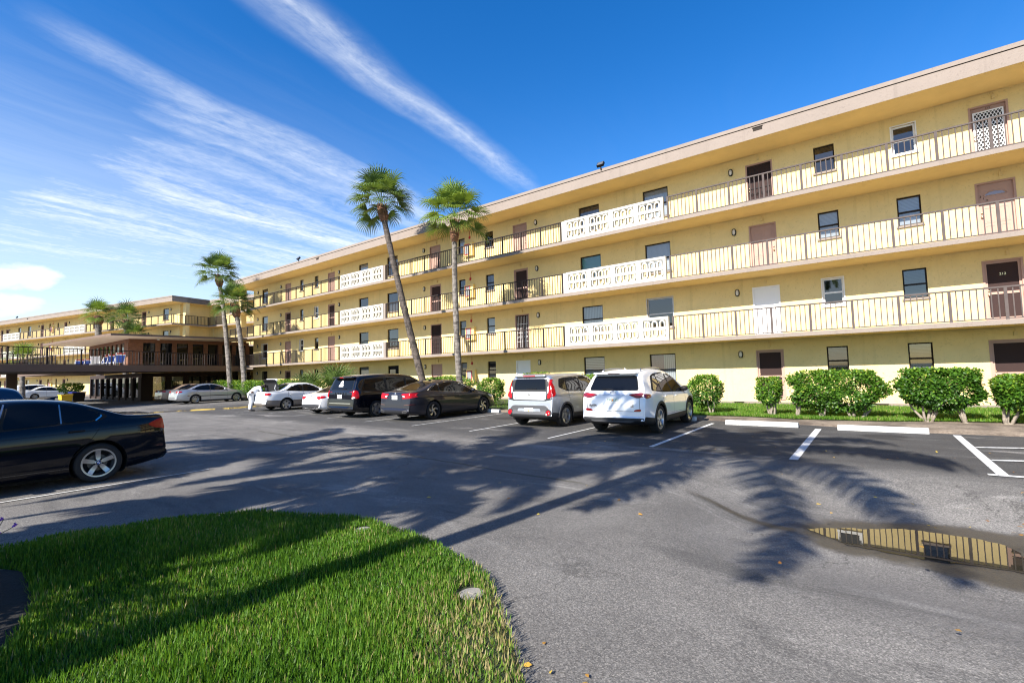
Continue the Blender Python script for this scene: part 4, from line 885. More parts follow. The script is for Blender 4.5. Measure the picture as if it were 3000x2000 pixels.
# trunkless saw palmetto beside the white sedan
def palmetto(label, base, n, size, seed):
    root = empty('saw_palmetto', label, 'palmetto', base)
    me = crown_mesh('fronds', n, size, seed, M['fan_leaf'], .05, 18); o = link(bpy.data.objects.new('fronds', me), root); o.location = (0, 0, .1)
    mb = MB(); mb.tube([(0, 0, -.1), (0, 0, .2)], [.16, .12], 9); mb.build('stem', M['palm_boot'], root)
p_ = at_y(985, 1150, 18.5); palmetto('tall upright fan palmetto behind the black minivan', (p_.x, 18.5, .07), 22, 1.35, 41)
p_ = at_y(915, 1150, 18.0); palmetto('spreading fan palmetto between the white sedan and the black minivan', (p_.x, 18.0, .07), 20, 1.1, 42)
p_ = at_y(878, 1150, 18.6); palmetto('low fan palmetto behind the roof of the white sedan', (p_.x, 18.6, .07), 16, .9, 43)

# feather palms that stand behind the camera and throw the long shadows
def feather_palm(label, base, height, nf, flen, seed, lean=(0, 0), r=.16, azs=None, ls=None, ds=None):
    rng = random.Random(seed); root = empty('feather_palm', label, 'palm tree', base, 0, 'feather palms on the lawn')
    top = Vector((lean[0], lean[1], height)); c = Vector((lean[0]*.2, lean[1]*.2, height*.55)); N_ = 24
    path = [Vector((0, 0, 0))*(1-t)**2+c*2*t*(1-t)+top*t*t for t in (i/N_ for i in range(N_+1))]; mb = MB(); mb.tube(path, [r*(1-.35*i/N_) for i in range(N_+1)], 12); mb.build('trunk', M['palm_bark'], root, smooth=True)
    V, F, T = [], [], []
    for i in range(nf):
        azm = i*2.39996+rng.uniform(-.3, .3) if azs is None else R_(azs[i]); f = (i+.5)/nf; el = 1.25-1.25*f; L = flen*(rng.uniform(.85, 1.1) if ls is None else ls[i]); n = 34
        d = Vector((math.cos(azm), math.sin(azm), 0)); p = top.copy(); ang = el; pts = [p.copy()]
        for k in range(n):
            ang -= (1.85+.35*f if ds is None else ds[i])/n*(k/n*1.6+.25); p = p+(d*math.cos(ang)+Vector((0, 0, math.sin(ang))))*(L/n); pts.append(p.copy())
        s = d.cross(Vector((0, 0, 1)))
        for k in range(n):
            a, b = pts[k], pts[k+1]; o = len(V); V += [a-s*.02, a+s*.02, b+s*.015, b-s*.015]; F.append((o, o+1, o+2, o+3)); T += [.5]*4
            if k < 4: continue
            t_ = (b-a).normalized()
            for sg in (-1, 1):
                for jj in range(2):
                    ll = .72*math.sin(math.pi*min(1, (k+4)/(n+5)))**.6*rng.uniform(.8, 1.1); e = (s*sg+t_*.55+Vector((0, 0, rng.uniform(-.45, .30)))).normalized(); e2 = (e-Vector((0, 0, .9))).normalized(); r0 = a.lerp(b, jj*.5); wv = t_*.042
                    o = len(V); V += [r0-wv, r0+wv, r0+e*ll*.55+wv, r0+e*ll*.55-wv, r0+e*ll*.55+e2*ll*.5]; F += [(o, o+1, o+2, o+3), (o+3, o+2, o+4)]; T += [.5]*5
    me = bpy.data.meshes.new('crown'); me.from_pydata([tuple(v) for v in V], [], F); me.materials.append(M['fan_leaf']); at = me.attributes.new('tint', 'FLOAT', 'POINT'); at.data.foreach_set('value', np.array(T, dtype=np.float32)); me.update(); link(bpy.data.objects.new('crown', me), root)
    return root
feather_palm('feather palm out of view by the camera, its shadow lying across the lane', (-4.25, -3.3, 0), 9.5, 18, 4.7, 51, (0.1, .1), .17, (70, 130, 20, 185, 100, -14, 158, 212, 4, -50, -67, -90, -118, 172, 238, 150, 196, 40),
             (.65, .75, .85, .9, .62, .95, 1, .95, 1, 1.30, 1.30, .95, .8, 1, .85, 1, 1, .7), (2.1,)*5+(1.9, 2.0, 2.0, 1.9, 1.8, 1.8, 1.9, 2.0)+(2.0,)*5)
feather_palm('feather palm out of view behind the lawn island, shading the lane on the left', (-8.4, -7.0, 0), 9.6, 15, 4.4, 52, (.2, .3))
feather_palm('feather palm out of view behind the black sedan', (-13.8, -8.5, 0), 9.2, 17, 4.4, 53, (.2, 0))
feather_palm('feather palm out of view whose slim shadow crosses the middle of the lawn', (-7.4, -6.2, 0), 7.4, 14, 3.0, 54, (.1, 0), .14)
feather_palm('feather palm out of view whose crown shades the left side of the lawn', (-7.7, -7.4, 0), 6.3, 14, 2.6, 55, (.1, 0), .14)

# grass: individual blades near the camera and a shorter turf along the building
def in_poly(px_, py_, poly):
    ins = np.zeros(len(px_), bool); n = len(poly)
    for i in range(n):
        (x1, y1), (x2, y2) = poly[i], poly[(i+1) % n]
        c = ((y1 > py_) != (y2 > py_)) & (px_ < (x2-x1)*(py_-y1)/(y2-y1+1e-12)+x1); ins ^= c
    return ins
def grass(name, x, y, z, L, wd, seed, tint_bias, lean=.55):
    r = np.random.default_rng(seed); n = len(x); P = np.stack([x, y, z], 1); th = r.uniform(0, 2*np.pi, n); ln = np.abs(r.normal(lean, .4, n))
    D = unit(np.stack([np.cos(th)*ln, np.sin(th)*ln, np.ones(n)], 1)); Nn = unit(np.stack([-np.cos(th), -np.sin(th), ln*1.0], 1)+r.normal(0, .2, (n, 3)))
    f = np.sin(x*2.1+1.3)*np.cos(y*2.6)+.6*np.sin(x*5.3+y*4.1)
    tint = (.46+.07*f+r.normal(0, .20, n)+tint_bias+.35*(r.random(n) > .975)).clip(0, 1)
    me = leaf_mesh(name, P, D, -Nn, L, wd, tint, M['grass_blade'], .38); o = link(bpy.data.objects.new(name, me)); return o
r = np.random.default_rng(5); n = 330000
gx = r.uniform(-7.2, -.8, n); gy = r.uniform(-1.2, 3.4, n); dcam = np.hypot(gx, gy)
keep = in_poly(gx, gy, ISL) & (r.random(n) < np.interp(dcam, [1.5, 3, 7.5], [1, .85, .5])) & ~in_poly(gx, gy, bed); gx, gy, dcam = gx[keep], gy[keep], dcam[keep]
# thin, dry edge by the asphalt near the camera
edge_d = np.min([np.hypot(gx-a[0], gy-a[1]) for a in wob_poly(ISL, 8, 0)], axis=0)
dry = np.interp(edge_d, [.08, .75], [1, 0])*np.interp(gx, [-3.0, -2.2], [0, 1])
keep = r.random(len(gx)) > dry*.55; keep &= np.hypot(gx+2.47, gy-2.65) > .105; keep &= np.hypot(gx+4.39, gy-3.115) > .09; gx, gy, dcam, dry, edge_d = gx[keep], gy[keep], dcam[keep], dry[keep], edge_d[keep]
L = r.uniform(.03, .088, len(gx))*np.interp(edge_d, [.15, .5], [.75, 1]); L = L*(1+.30*np.sin(gx*3.7+gy*2.9)*np.cos(gy*4.3-gx*1.7)); tb = np.where(r.random(len(gx)) < dry*.75+.03, .55, 0)+.10*np.sin(gx*1.9-gy*3.1)
tag(grass('lawn_grass', gx, gy, np.full(len(gx), .055), L, np.interp(dcam, [1.5, 7], [.0062, .0095])*r.uniform(.8, 1.2, len(gx)), 6, tb, lean=1.1), 'bright green lawn grass on the rounded island in front of the camera', 'grass', kind='stuff')
n = 90000; gx = r.uniform(-46, 9, n)*1.0; gx = np.where(r.random(n) < .75, r.uniform(-10, 6, n), gx); ty = np.array([turf_y(a) for a in gx]); gy = ty+(22.0-ty)*r.random(n)**1.5
L = r.uniform(.05, .11, n)*np.interp(gx, [-40, -8], [1.5, 1]); tag(grass('strip_grass', gx, gy, np.full(n, .075), L, r.uniform(.010, .018, n), 8, .10), 'sunlit turf between the shrubs and the yellow wall', 'grass', kind='stuff')
# ------------------------------------------------------------------ cars
def paint(name, col, metal=0.0, rough=.32, flake=0.0):
    m = pbr(name, col, rough, metal, coat=1.0); 
    if flake:
        t = NT(m.node_tree); b = t.n['Principled BSDF']; n = t.noise(t.new('ShaderNodeTexCoord').outputs['Object'], 900, 2)
        t.put(b.inputs['Normal'], t.bump(n, flake, .0006))
    return m
paint('paint_black', (.0025, .0032, .007), rough=.25); M['paint_black'].node_tree.nodes['Principled BSDF'].inputs['Specular IOR Level'].default_value = .05; M['paint_black'].node_tree.nodes['Principled BSDF'].inputs['Coat Weight'].default_value = .75; paint('paint_white', (.78, .79, .80)); paint('paint_silver', (.50, .52, .55), .75, .34, .15)
paint('paint_grey', (.019, .020, .029), .25, .30, .12); _b = M['paint_grey'].node_tree.nodes['Principled BSDF'].inputs; _b['Coat Weight'].default_value = .55; _b['Specular IOR Level'].default_value = .2; paint('paint_gold', (.42, .285, .18), .25, .35, .15); paint('paint_navy', (.008, .014, .04)); paint('paint_van', (.003, .0035, .007), rough=.2); M['paint_van'].node_tree.nodes['Principled BSDF'].inputs['Specular IOR Level'].default_value = .1
paint('paint_beige_low', (.23, .20, .175), .4, .4)
pbr('tyre', (.014, .014, .015), .85, bump=.2, bscale=80); pbr('alloy', (.42, .43, .45), .28, metal=.9); pbr('alloy_dark', (.02, .02, .022), .35, metal=.3); pbr('well', (.004, .004, .004), .9)
pbr('cladding', (.013, .0135, .015), .6); pbr('cladding_grey', (.055, .056, .06), .5); pbr('gap', (.004, .004, .004), .8); pbr('brake', (.12, .11, .10), .5, metal=.8)
pbr('tail_red', (.36, .004, .007), .15, coat=.2, spec=.25); pbr('tail_clear', (.75, .72, .70), .12, coat=1.0); pbr('tail_wine', (.14, .008, .016), .10, coat=.8); pbr('tail_dark', (.05, .006, .008), .12, coat=1.0); pbr('lamp_clear', (.70, .72, .74), .08, coat=1.0)
pbr('plate_white', (.78, .79, .77), .45); pbr('plate_ink', (.03, .20, .13), .5); pbr('plate_orange', (.75, .26, .05), .5); pbr('seat_cloth', (.03, .03, .034), .9)
M = MATS

def spline(pts, n):
    """Catmull-Rom resampling of a polyline by arc length"""
    P = np.array(pts, float); d = np.r_[0, np.cumsum(np.hypot(*(P[1:]-P[:-1]).T))]
    m = np.empty_like(P); m[1:-1] = (P[2:]-P[:-2])/(d[2:]-d[:-2])[:, None]; m[0] = (P[1]-P[0])/(d[1]-d[0]); m[-1] = (P[-1]-P[-2])/(d[-1]-d[-2])
    s = np.linspace(0, d[-1], n); i = np.clip(np.searchsorted(d, s, 'right')-1, 0, len(d)-2); h = (d[i+1]-d[i]); t = (s-d[i])/h
    t, h = t[:, None], h[:, None]
    return (2*t**3-3*t**2+1)*P[i]+(t**3-2*t**2+t)*h*m[i]+(-2*t**3+3*t**2)*P[i+1]+(t**3-t**2)*h*m[i+1]
def bspline(C_, n):
    """uniform cubic B-spline through control rows, clamped by reflection"""
    C_ = np.array(C_, float); C_ = np.vstack([2*C_[0]-C_[1], C_, 2*C_[-1]-C_[-2]]); m = len(C_)-3; u = np.linspace(0, m, n); i = np.minimum(u.astype(int), m-1); t = (u-i)[:, None]
    return ((1-t)**3*C_[i]+(3*t**3-6*t**2+4)*C_[i+1]+(-3*t**3+3*t**2+3*t+1)*C_[i+2]+t**3*C_[i+3])/6

class Body:
    def __init__(s, spec):
        s.k = spec; L, W = spec['L'], spec['W']; top = spline(spec['top'], 150); top[:, 0] = np.maximum.accumulate(top[:, 0]+np.arange(150)*1e-6)
        s.top = top; N = 34; s.N = N
        belt = np.array(spec['belt']); gc = spec.get('gc', .20); rows = []
        for x, zt in top:
            w = W/2; kr, lr, kf, lf = spec.get('plan', (.13, .75, .22, 1.0))
            if x < lr: w *= 1-kr*((lr-x)/lr)**2.6
            if x > L-lf: w *= 1-kf*((x-L+lf)/lf)**2.4
            zb = gc+.10*max(0, 1-x/.7)**1.5+.04*max(0, (x-L+.8)/.8)
            zl = min(float(np.interp(x, belt[:, 0], belt[:, 1])), zt-.03*min(1, .3+zt)); zl = max(zl, zb+.12)
            h = zt-zl; tum = spec.get('tumble', .36); wr = .955*w-tum*max(0, h-.05); sh = spec.get('shoulder', 1.0)
            zq = zb+(zl-zb)*.34
            C_ = [(0, zb), (.6*w, zb), (.93*w, zb+.015), (.985*w, zb+.09), (1.0*w, zq), (1.012*w*sh, zb+(zl-zb)*.68), (.995*w, zl-.055), (.955*w, zl-.002)]
            hh = max(h, .03)
            C_ += [((.955*w+wr)/2, zl+hh*.42), (wr+.01, zl+hh*.80), (wr*.93, zt-hh*.05-.012), (wr*.72, zt-.004), (wr*.36, zt+.002), (0, zt+.002)]
            rows.append(np.c_[np.full(N, x), bspline(C_, N)])
        s.rows = np.array(rows)                                  # stations x N x (x, y, z)
        R = s.rows
        def dome(r, sg):
            zc = (r[:, 2].min()+r[:, 2].max())/2; out = []
            for q in (.95, .85, .65, .35):
                k_ = r.copy(); k_[:, 0] += sg*.055*(1-q**2)**.5*1.0; k_[:, 1] *= q**.5; k_[:, 2] = zc+(k_[:, 2]-zc)*q; out.append(k_)
            return out
        R = np.array(dome(R[0], -1)[::-1]+list(R)+dome(R[-1], 1)); s.rows = R; n = len(R); mir = R[:, ::-1].copy(); mir[:, :, 1] *= -1; full = np.concatenate([R, mir[:, 1:-1]], 1); m = full.shape[1]; s.full = full
        s.v = full.reshape(-1, 3); s.nst, s.m = n, m
        s.f = [(i*m+j, (i+1)*m+j, (i+1)*m+(j+1) % m, i*m+(j+1) % m) for i in range(n-1) for j in range(m)]
        s.f = [tuple(reversed(f)) for f in s.f]
        s.caps = [tuple(range(m)), tuple((n-1)*m+j for j in reversed(range(m)))]
        s.bvh = BVHTree.FromPolygons([tuple(p) for p in s.v], s.f+s.caps)
    def hit(s, axis, a, b, sgn=1):
        if axis == 'side': o, d = Vector((a, 3*sgn, b)), Vector((0, -sgn, 0))
        elif axis == 'rear': o, d = Vector((-2, a, b)), Vector((1, 0, 0))
        elif axis == 'front': o, d = Vector((s.k['L']+2, a, b)), Vector((-1, 0, 0))
        else: o, d = Vector((a, b, 4)), Vector((0, 0, -1))
        p, nn, i, _ = s.bvh.ray_cast(o, d)
        if axis in ('rear', 'front'):
            q = 0
            while q < 14 and (p is None or abs(nn.dot(d)) < .16): o.y *= .975; p, nn, i, _ = s.bvh.ray_cast(o, d); q += 1
        if p is None:
            p, nn, i, _ = s.bvh.find_nearest(o+d*(3-(s.k['W']/2-.05)) if axis == 'side' else o+d*2)
        if nn.dot(d) > 0: nn = -nn
        nn = (nn-d*.6).normalized()
        return p, nn
    def patch(s, mb, axis, poly, off=.004, sgn=1, res=.07, mi=0, rnd_=2, skirt=.012, thick=None):
        """a panel that lies on the body: outline given in the projection plane"""
        P = [Vector(p) for p in poly]
        for _ in range(rnd_):
            Q = []
            for i in range(len(P)):
                a, b = P[i], P[(i+1) % len(P)]; l = (b-a).length; c = min(.25, .035/max(l, 1e-6)); Q += [a.lerp(b, c), a.lerp(b, 1-c)]
            P = Q
        B = []
        for i in range(len(P)):
            a, b = P[i], P[(i+1) % len(P)]; k = max(1, int((b-a).length/res)); B += [a.lerp(b, j/k) for j in range(k)]
        xs_, ys_ = [p.x for p in B], [p.y for p in B]; G = []
        gx_ = np.arange(min(xs_)+res/2, max(xs_), res); gy_ = np.arange(min(ys_)+res/2, max(ys_), res)
        if len(gx_) and len(gy_):
            X, Y = np.meshgrid(gx_, gy_); X, Y = X.ravel(), Y.ravel(); ins = in_poly(X, Y, [tuple(p) for p in B])
            bx = np.array(xs_)[:, None]; by = np.array(ys_)[:, None]; ok = ((bx-X)**2+(by-Y)**2).min(0) > (res*.45)**2
            G = [Vector((x, y)) for x, y in zip(X[ins & ok], Y[ins & ok])]
        nb = len(B); vs, es, fs, ov, _, _ = geometry.delaunay_2d_cdt(B+G, [], [list(range(nb))], 1, 1e-5)
        out, inn = [], []
        for p in vs:
            q, nn = s.hit(axis, p.x, p.y, sgn); out.append(q+nn*off); inn.append(q-nn*skirt)
        mb.add(out, [tuple(f) for f in fs], mi)
        o = len(mb.v); bl = [i for i, w_ in enumerate(ov) if any(k < nb for k in w_)]; order = sorted(bl, key=lambda i: min(k for k in ov[i] if k < nb))
        n = len(order); mb.add([out[i] for i in order]+[inn[i] for i in order], [(i, (i+1) % n, n+(i+1) % n, n+i) for i in range(n)], mi)
    def strip(s, mb, axis, path, wd, off=.003, sgn=1, mi=0, res=.06):
        P = [Vector(p) for p in path]; D = []
        for a, b in zip(P, P[1:]):
            k = max(1, int((b-a).length/res)); D += [a.lerp(b, j/k) for j in range(k)]
        D.append(P[-1]); L_, R__ = [], []
        for i, p in enumerate(D):
            t = (D[min(i+1, len(D)-1)]-D[max(i-1, 0)]).normalized(); q = Vector((-t.y, t.x))*wd/2
            for lst, sg in ((L_, 1), (R__, -1)):
                h, nn = s.hit(axis, *(p+q*sg), sgn); lst.append(h+nn*off)
        n = len(D); mb.add(L_+R__, [(i, i+1, n+i+1, n+i) for i in range(n-1)], mi)
    def mesh_object(s, root, mats, low_z=None, open_trunk=None):
        """painted shell with round wheel openings; a second material below low_z"""
        k = s.k; v = s.v.copy(); Ra = k['R']+.055; hubs = [(k['ro'], k['R']), (k['ro']+k['wb'], k['R'])]
        side = np.abs(v[:, 1]) > k['W']/2*.62; fa = np.array(s.f); cen = v[fa].mean(1); kill = np.zeros(len(fa), bool)
        for hx, hz in hubs:
            r_ = np.hypot(cen[:, 0]-hx, cen[:, 2]-hz); kill |= (r_ < Ra) & (np.abs(cen[:, 1]) > k['W']/2*.62) & (cen[:, 2] < hz+Ra)
        if open_trunk is not None: kill |= open_trunk(cen)
        used_k = np.zeros(len(v), bool); used_k[fa[kill].ravel()] = True; used_s = np.zeros(len(v), bool); used_s[fa[~kill].ravel()] = True; bd = used_k & used_s & side
        for hx, hz in hubs:
            d = v[:, [0, 2]]-np.array([hx, hz]); r_ = np.hypot(d[:, 0], d[:, 1]); sel = bd & (r_ < Ra+.09) & (r_ > Ra-.09); v[sel, 0] = hx+d[sel, 0]/r_[sel]*Ra; v[sel, 2] = hz+d[sel, 1]/r_[sel]*Ra
        mb = MB(); mb.v = [tuple(p) for p in v]
        jl = None
        if low_z is not None: jl = int(np.argmin(np.abs(s.rows[s.nst//2, :s.N*2//3, 2]-low_z)))
        for q, (f, kl) in enumerate(zip(s.f, kill)):
            if kl: continue
            mb.f.append(f); j = q % s.m; j = min(j, s.m-1-j); mb.m.append(1 if jl is not None and j < jl else 0)
        for c in s.caps: mb.f.append(c); mb.m.append(1 if jl is not None else 0)
        o = mb.build('body', mats, root, smooth=True); o.data.set_sharp_from_angle(angle=R_(50)); return o

def wheel_proto(R, wd, style, name='wheel'):
    """wheel along the y axis, outer face towards +y; returns (tyre mesh, rim mesh)"""
    ty = MB(); r = R*.70; h = wd/2
    ty.lathe([(r, -h*.8), (R*.80, -h), (R*.94, -h*.98), (R*.985, -h*.75), (R, -h*.4), (R, h*.4), (R*.985, h*.75), (R*.94, h*.98), (R*.80, h), (r, h*.82)], 40, axis='y')
    tm = ty.mesh('tyre', M['tyre'], True)
    rm = MB(); dark = 1; n, kind = style['n'], style.get('kind', 'plain'); r2 = R*.71
    rm.lathe([(r2, h*.60), (r2+.004, h*.88), (r2-.020, h*.86), (r2-.030, h*.55), (r2-.045, -h*.2)], 40, axis='y', mi=style.get('ring', 0))
    rm.lathe([(r2-.04, -h*.15), (.0, -h*.15)], 40, axis='y', mi=dark); rm.lathe([(R*.42, -h*.05), (R*.42, 0), (.02, .002)], 24, axis='y', mi=2)
    rm.lathe([(R*.135, h*.2), (R*.135, h*.60), (R*.10, h*.68), (0, h*.68)], 16, axis='y', mi=0)
    w0, w1 = style['w']
    for i in range(n):
        a = 2*math.pi*i/n+style.get('a0', 0)
        prs = [(a, w0, w1)] if kind != 'twin' else [(a-.13, w0*.5, w1*.42), (a+.13, w0*.5, w1*.42)]
        for ang, u0, u1 in prs:
            steps = 6; rows_ = []
            for k in range(steps+1):
                t = k/steps; rr_ = R*.10+(r2-.015-R*.10)*t; th = ang+style.get('twist', 0)*t*t; wv = u0+(u1-u0)*t; yv = h*(.60-.10*math.sin(math.pi*t)+.14*t)
                c, s_ = math.cos(th), math.sin(th); rows_.append([(rr_*c-q*s_, y_, rr_*s_+q*c) for q, y_ in ((-wv, yv-.035), (-wv*.85, yv), (wv*.85, yv), (wv, yv-.035))])
            vs = [p for r_ in rows_ for p in r_]; fs = [(4*k+j, 4*k+j+1, 4*k+5+j, 4*k+4+j) for k in range(steps) for j in range(3)]; rm.add(vs, fs, 0)
    rmesh = rm.mesh('rim', [M[style.get('mat', 'alloy')], M['well'], M['brake']], True); rmesh.set_sharp_from_angle(angle=R_(35))
    return tm, rmesh

def mirror_(root, x, y, z, sgn, mat):
    mb = MB(); mb.ball((x, y+sgn*.10, z+.03), (.085, .105, .075), nu=12, nv=8); mb.tube([(x+.02, y-sgn*.05, z-.03), (x, y+sgn*.06, z)], .022, 6); mb.build('wing_mirror', mat, root, smooth=True)

def make_car(name, label, k, loc, rz, group=None, cat='car', detail=2):
    root = empty(name, label, cat, (loc[0], loc[1], 0), rz, group); b = Body(k); L, W, R = k['L'], k['W'], k['R']
    body = b.mesh_object(root, [M[k['paint']], M[k.get('low', 'cladding')]], k.get('low_z'), k.get('open'))
    # lined wheel housings and dark floor
    wl = MB()
    for hx in (k['ro'], k['ro']+k['wb']):
        for sg in (1, -1):
            y0, y1 = W/2*.52*sg, (W/2-.02)*sg; Ra = R+.06; n = 28
            ring = [(hx+Ra*math.cos(2*math.pi*i/n), R+Ra*math.sin(2*math.pi*i/n)) for i in range(n)]
            wl.add([(x, y1, max(z, k.get('gc', .2)-.02)) for x, z in ring]+[(x, y0, max(z, k.get('gc', .2)-.02)) for x, z in ring], [(i, (i+1) % n, n+(i+1) % n, n+i) for i in range(n)]+[tuple(range(n, 2*n))])
    wl.box(k['ro'], L-k['ro'], -W*.38, W*.38, k.get('gc', .2)-.03, k.get('gc', .2)+.03); wl.build('underbody', M['well'], root)
    tm, rmesh = wheel_proto(R, k.get('tw', .22), k['rim'])
    for hx in (k['ro'], k['ro']+k['wb']):
        for sg in (1, -1):
            wo = bpy.data.objects.new('wheel', None); link(wo, root); wo.location = (hx, sg*(W/2-k.get('tw', .22)/2-.012), R); wo.rotation_euler = (0, rnd.uniform(0, 6), 0 if sg > 0 else math.pi)
            for nm, me in (('tyre', tm), ('rim', rmesh)): link(bpy.data.objects.new(nm, me), wo)
    gl = M[k.get('glass', 'car_glass')]
    for poly in k['side_glass']:
        for sg in (1, -1):
            mb = MB(); b.patch(mb, 'side', poly, .005, sg); mb.build('side_window', gl, root, smooth=True)
    for sg in (1, -1):
        for q_, (fr_, mt) in enumerate(k.get('glass_frame', ())):
            mb = MB(); b.patch(mb, 'side', fr_, .0015+.0016*q_, sg); mb.build('window_surround', M[mt], root, smooth=True)
    for axis, nm, poly in (('rear', 'rear_window', k.get('rear_glass')), ('top', 'rear_window', k.get('rear_glass_top')), ('top', 'windshield', k.get('windshield'))):
        if poly:
            mb = MB(); b.patch(mb, axis, poly, .006); mb.build(nm, gl, root, smooth=True)
            if axis == 'top' or nm == 'rear_window':
                cx = sum(p[0] for p in poly)/len(poly); cy = sum(p[1] for p in poly)/len(poly); big = [((p[0]-cx)*1.035+cx, (p[1]-cy)*1.04+cy) for p in poly]; mb = MB(); b.patch(mb, axis, big, .0035); mb.build('window_seal', M['gap'], root, smooth=True)
    for nm, mt, pieces in k.get('panels', ()):                     # (name, material, [(axis, polygon, offset)]), mirrored when the polygon is one-sided
        for sg in ((1, -1) if all(p[0] in ('side', 'rear2', 'front2') for p in pieces) else (1,)):
            mb = MB()
            for axis, poly, off in pieces:
                if axis == 'side': b.patch(mb, 'side', poly, off, sg, res=.05)
                elif axis in ('rear2', 'front2'): b.patch(mb, axis[:-1], [(p[0]*sg, p[1]) for p in poly][::sg], off, res=.04)
                else: b.patch(mb, axis, poly, off, res=.06)
            mb.build(nm, M[mt], root, smooth=True)
    for sg in (1, -1):
        sm_ = MB()
        for path, wd in k.get('seams', ()): b.strip(sm_, 'side', path, wd, .0025, sg)
        if sm_.v: sm_.build('door_gap', M['gap'], root)
        for nm, mt, path, wd, off in k.get('trims', ()):
            tmb = MB(); b.strip(tmb, 'side', path, wd, off, sg); tmb.build(nm, M[mt], root, smooth=True)
        for hx, hz in k.get('handles', ()):
            p, nn = b.hit('side', hx, hz, sg); hb = MB(); hb.box(-.10, .10, -.012, .012, -.016, .016); o = hb.build('door_handle', M[k.get('handle_mat', k['paint'])], root, bevel=.008); o.location = p+nn*.022
    rs = MB()
    for path, wd in k.get('rear_seams', ()): b.strip(rs, 'rear', path, wd, .0025)
    for path, wd in k.get('top_seams', ()): b.strip(rs, 'top', path, wd, .0025)
    if rs.v: rs.build('panel_gap', M['gap'], root)
    if 'mirror' in k:
        mx_, mz_ = k['mirror']; p, nn = b.hit('side', mx_, mz_, 1)
        for sg in (1, -1): mirror_(root, mx_, p.y*sg, mz_, sg, M[k.get('mirror_mat', k['paint'])])
    if 'plate' in k:
        py_, pz_, txt = k['plate']; p, nn = b.hit('rear', py_, pz_); pm = MB(); pm.box(p.x-.02, p.x-.008, py_-.152, py_+.152, pz_-.076, pz_+.076); pl_ = pm.build('license_plate', M['plate_white'], root, bevel=.004)
        Mt = Matrix.Translation((p.x-.0215, py_, pz_-.004)) @ Matrix.Rotation(R_(-90), 4, 'Z') @ Matrix.Rotation(R_(90), 4, 'X')
        if txt:
            lettering(txt[0], .085, Mt @ Matrix.Translation((-.078, 0, 0)), M['plate_ink'], pl_, 'plate_number'); lettering(txt[1], .085, Mt @ Matrix.Translation((.078, 0, 0)), M['plate_ink'], pl_, 'plate_number')
            ob = MB(); ob.ball((p.x-.021, py_, pz_-.005), (.002, .024, .03), nu=10, nv=6); ob.build('plate_orange', M['plate_orange'], pl_)
    for txt, ax, a, z, size, mt in k.get('badges', ()):
        p, nn = b.hit('rear', a, z); lettering(txt, size, Matrix.Translation((p.x-.012, a, z)) @ Matrix.Rotation(R_(-90), 4, 'Z') @ Matrix.Rotation(R_(90), 4, 'X'), M[mt], root, 'badge', bold=.004, depth=.004)
    for fn in k.get('extra', ()): fn(root, b)
    return root

def ring_emblem(root, b, a, z, rx, rz, kind):
    p, nn = b.hit('rear', a, z); x = p.x-.010; mb = MB(); T_ = lambda cy, cz, ry, rz_, n=20: [(x-.004, cy+ry*math.cos(2*math.pi*i/n), cz+rz_*math.sin(2*math.pi*i/n)) for i in range(n+1)]
    mb.tube(T_(a, z, rx, rz), .008, 6)
    if kind == 'ovals': mb.tube(T_(a, z+rz*.35, rx*.85, rz*.45), .006, 6); mb.tube(T_(a, z, rx*.36, rz*.9), .006, 6)
    if kind == 'letter_h':
        mb = MB(); mb.tube([(x, a+rx*.55, z+rz), (x, a+rx*.42, z-rz)], .009, 6); mb.tube([(x, a-rx*.55, z+rz), (x, a-rx*.42, z-rz)], .009, 6); mb.tube([(x, a+rx*.45, z), (x, a-rx*.45, z)], .008, 6)
        mb.tube([(x, a+rx*.8, z+rz*1.2), (x, a-rx*.8, z+rz*1.2), (x, a-rx*.6, z-rz*1.2), (x, a+rx*.6, z-rz*1.2), (x, a+rx*.8, z+rz*1.2)], .006, 6)
    mb.build('emblem', M['chrome'], root, smooth=True)
    if kind == 'kia': lettering('KIA', rz*1.35, Matrix.Translation((x-.006, a, z)) @ Matrix.Rotation(R_(-90), 4, 'Z') @ Matrix.Rotation(R_(90), 4, 'X'), M['bronze_frame'], root, 'emblem_letters', bold=.002)

def low_sides(x0, x1, z0, z1): return [(x0, z0), (x1, z0), (x1, z1), (x0, z1)]
def arch(hx, R, r0, r1, a0=-5, a1=185, n=16):
    o = [(hx+r1*math.cos(R_(a0+(a1-a0)*i/n)), R+r1*math.sin(R_(a0+(a1-a0)*i/n))) for i in range(n+1)]; i_ = [(hx+r0*math.cos(R_(a0+(a1-a0)*i/n)), R+r0*math.sin(R_(a0+(a1-a0)*i/n))) for i in range(n+1)]
    return o+i_[::-1]

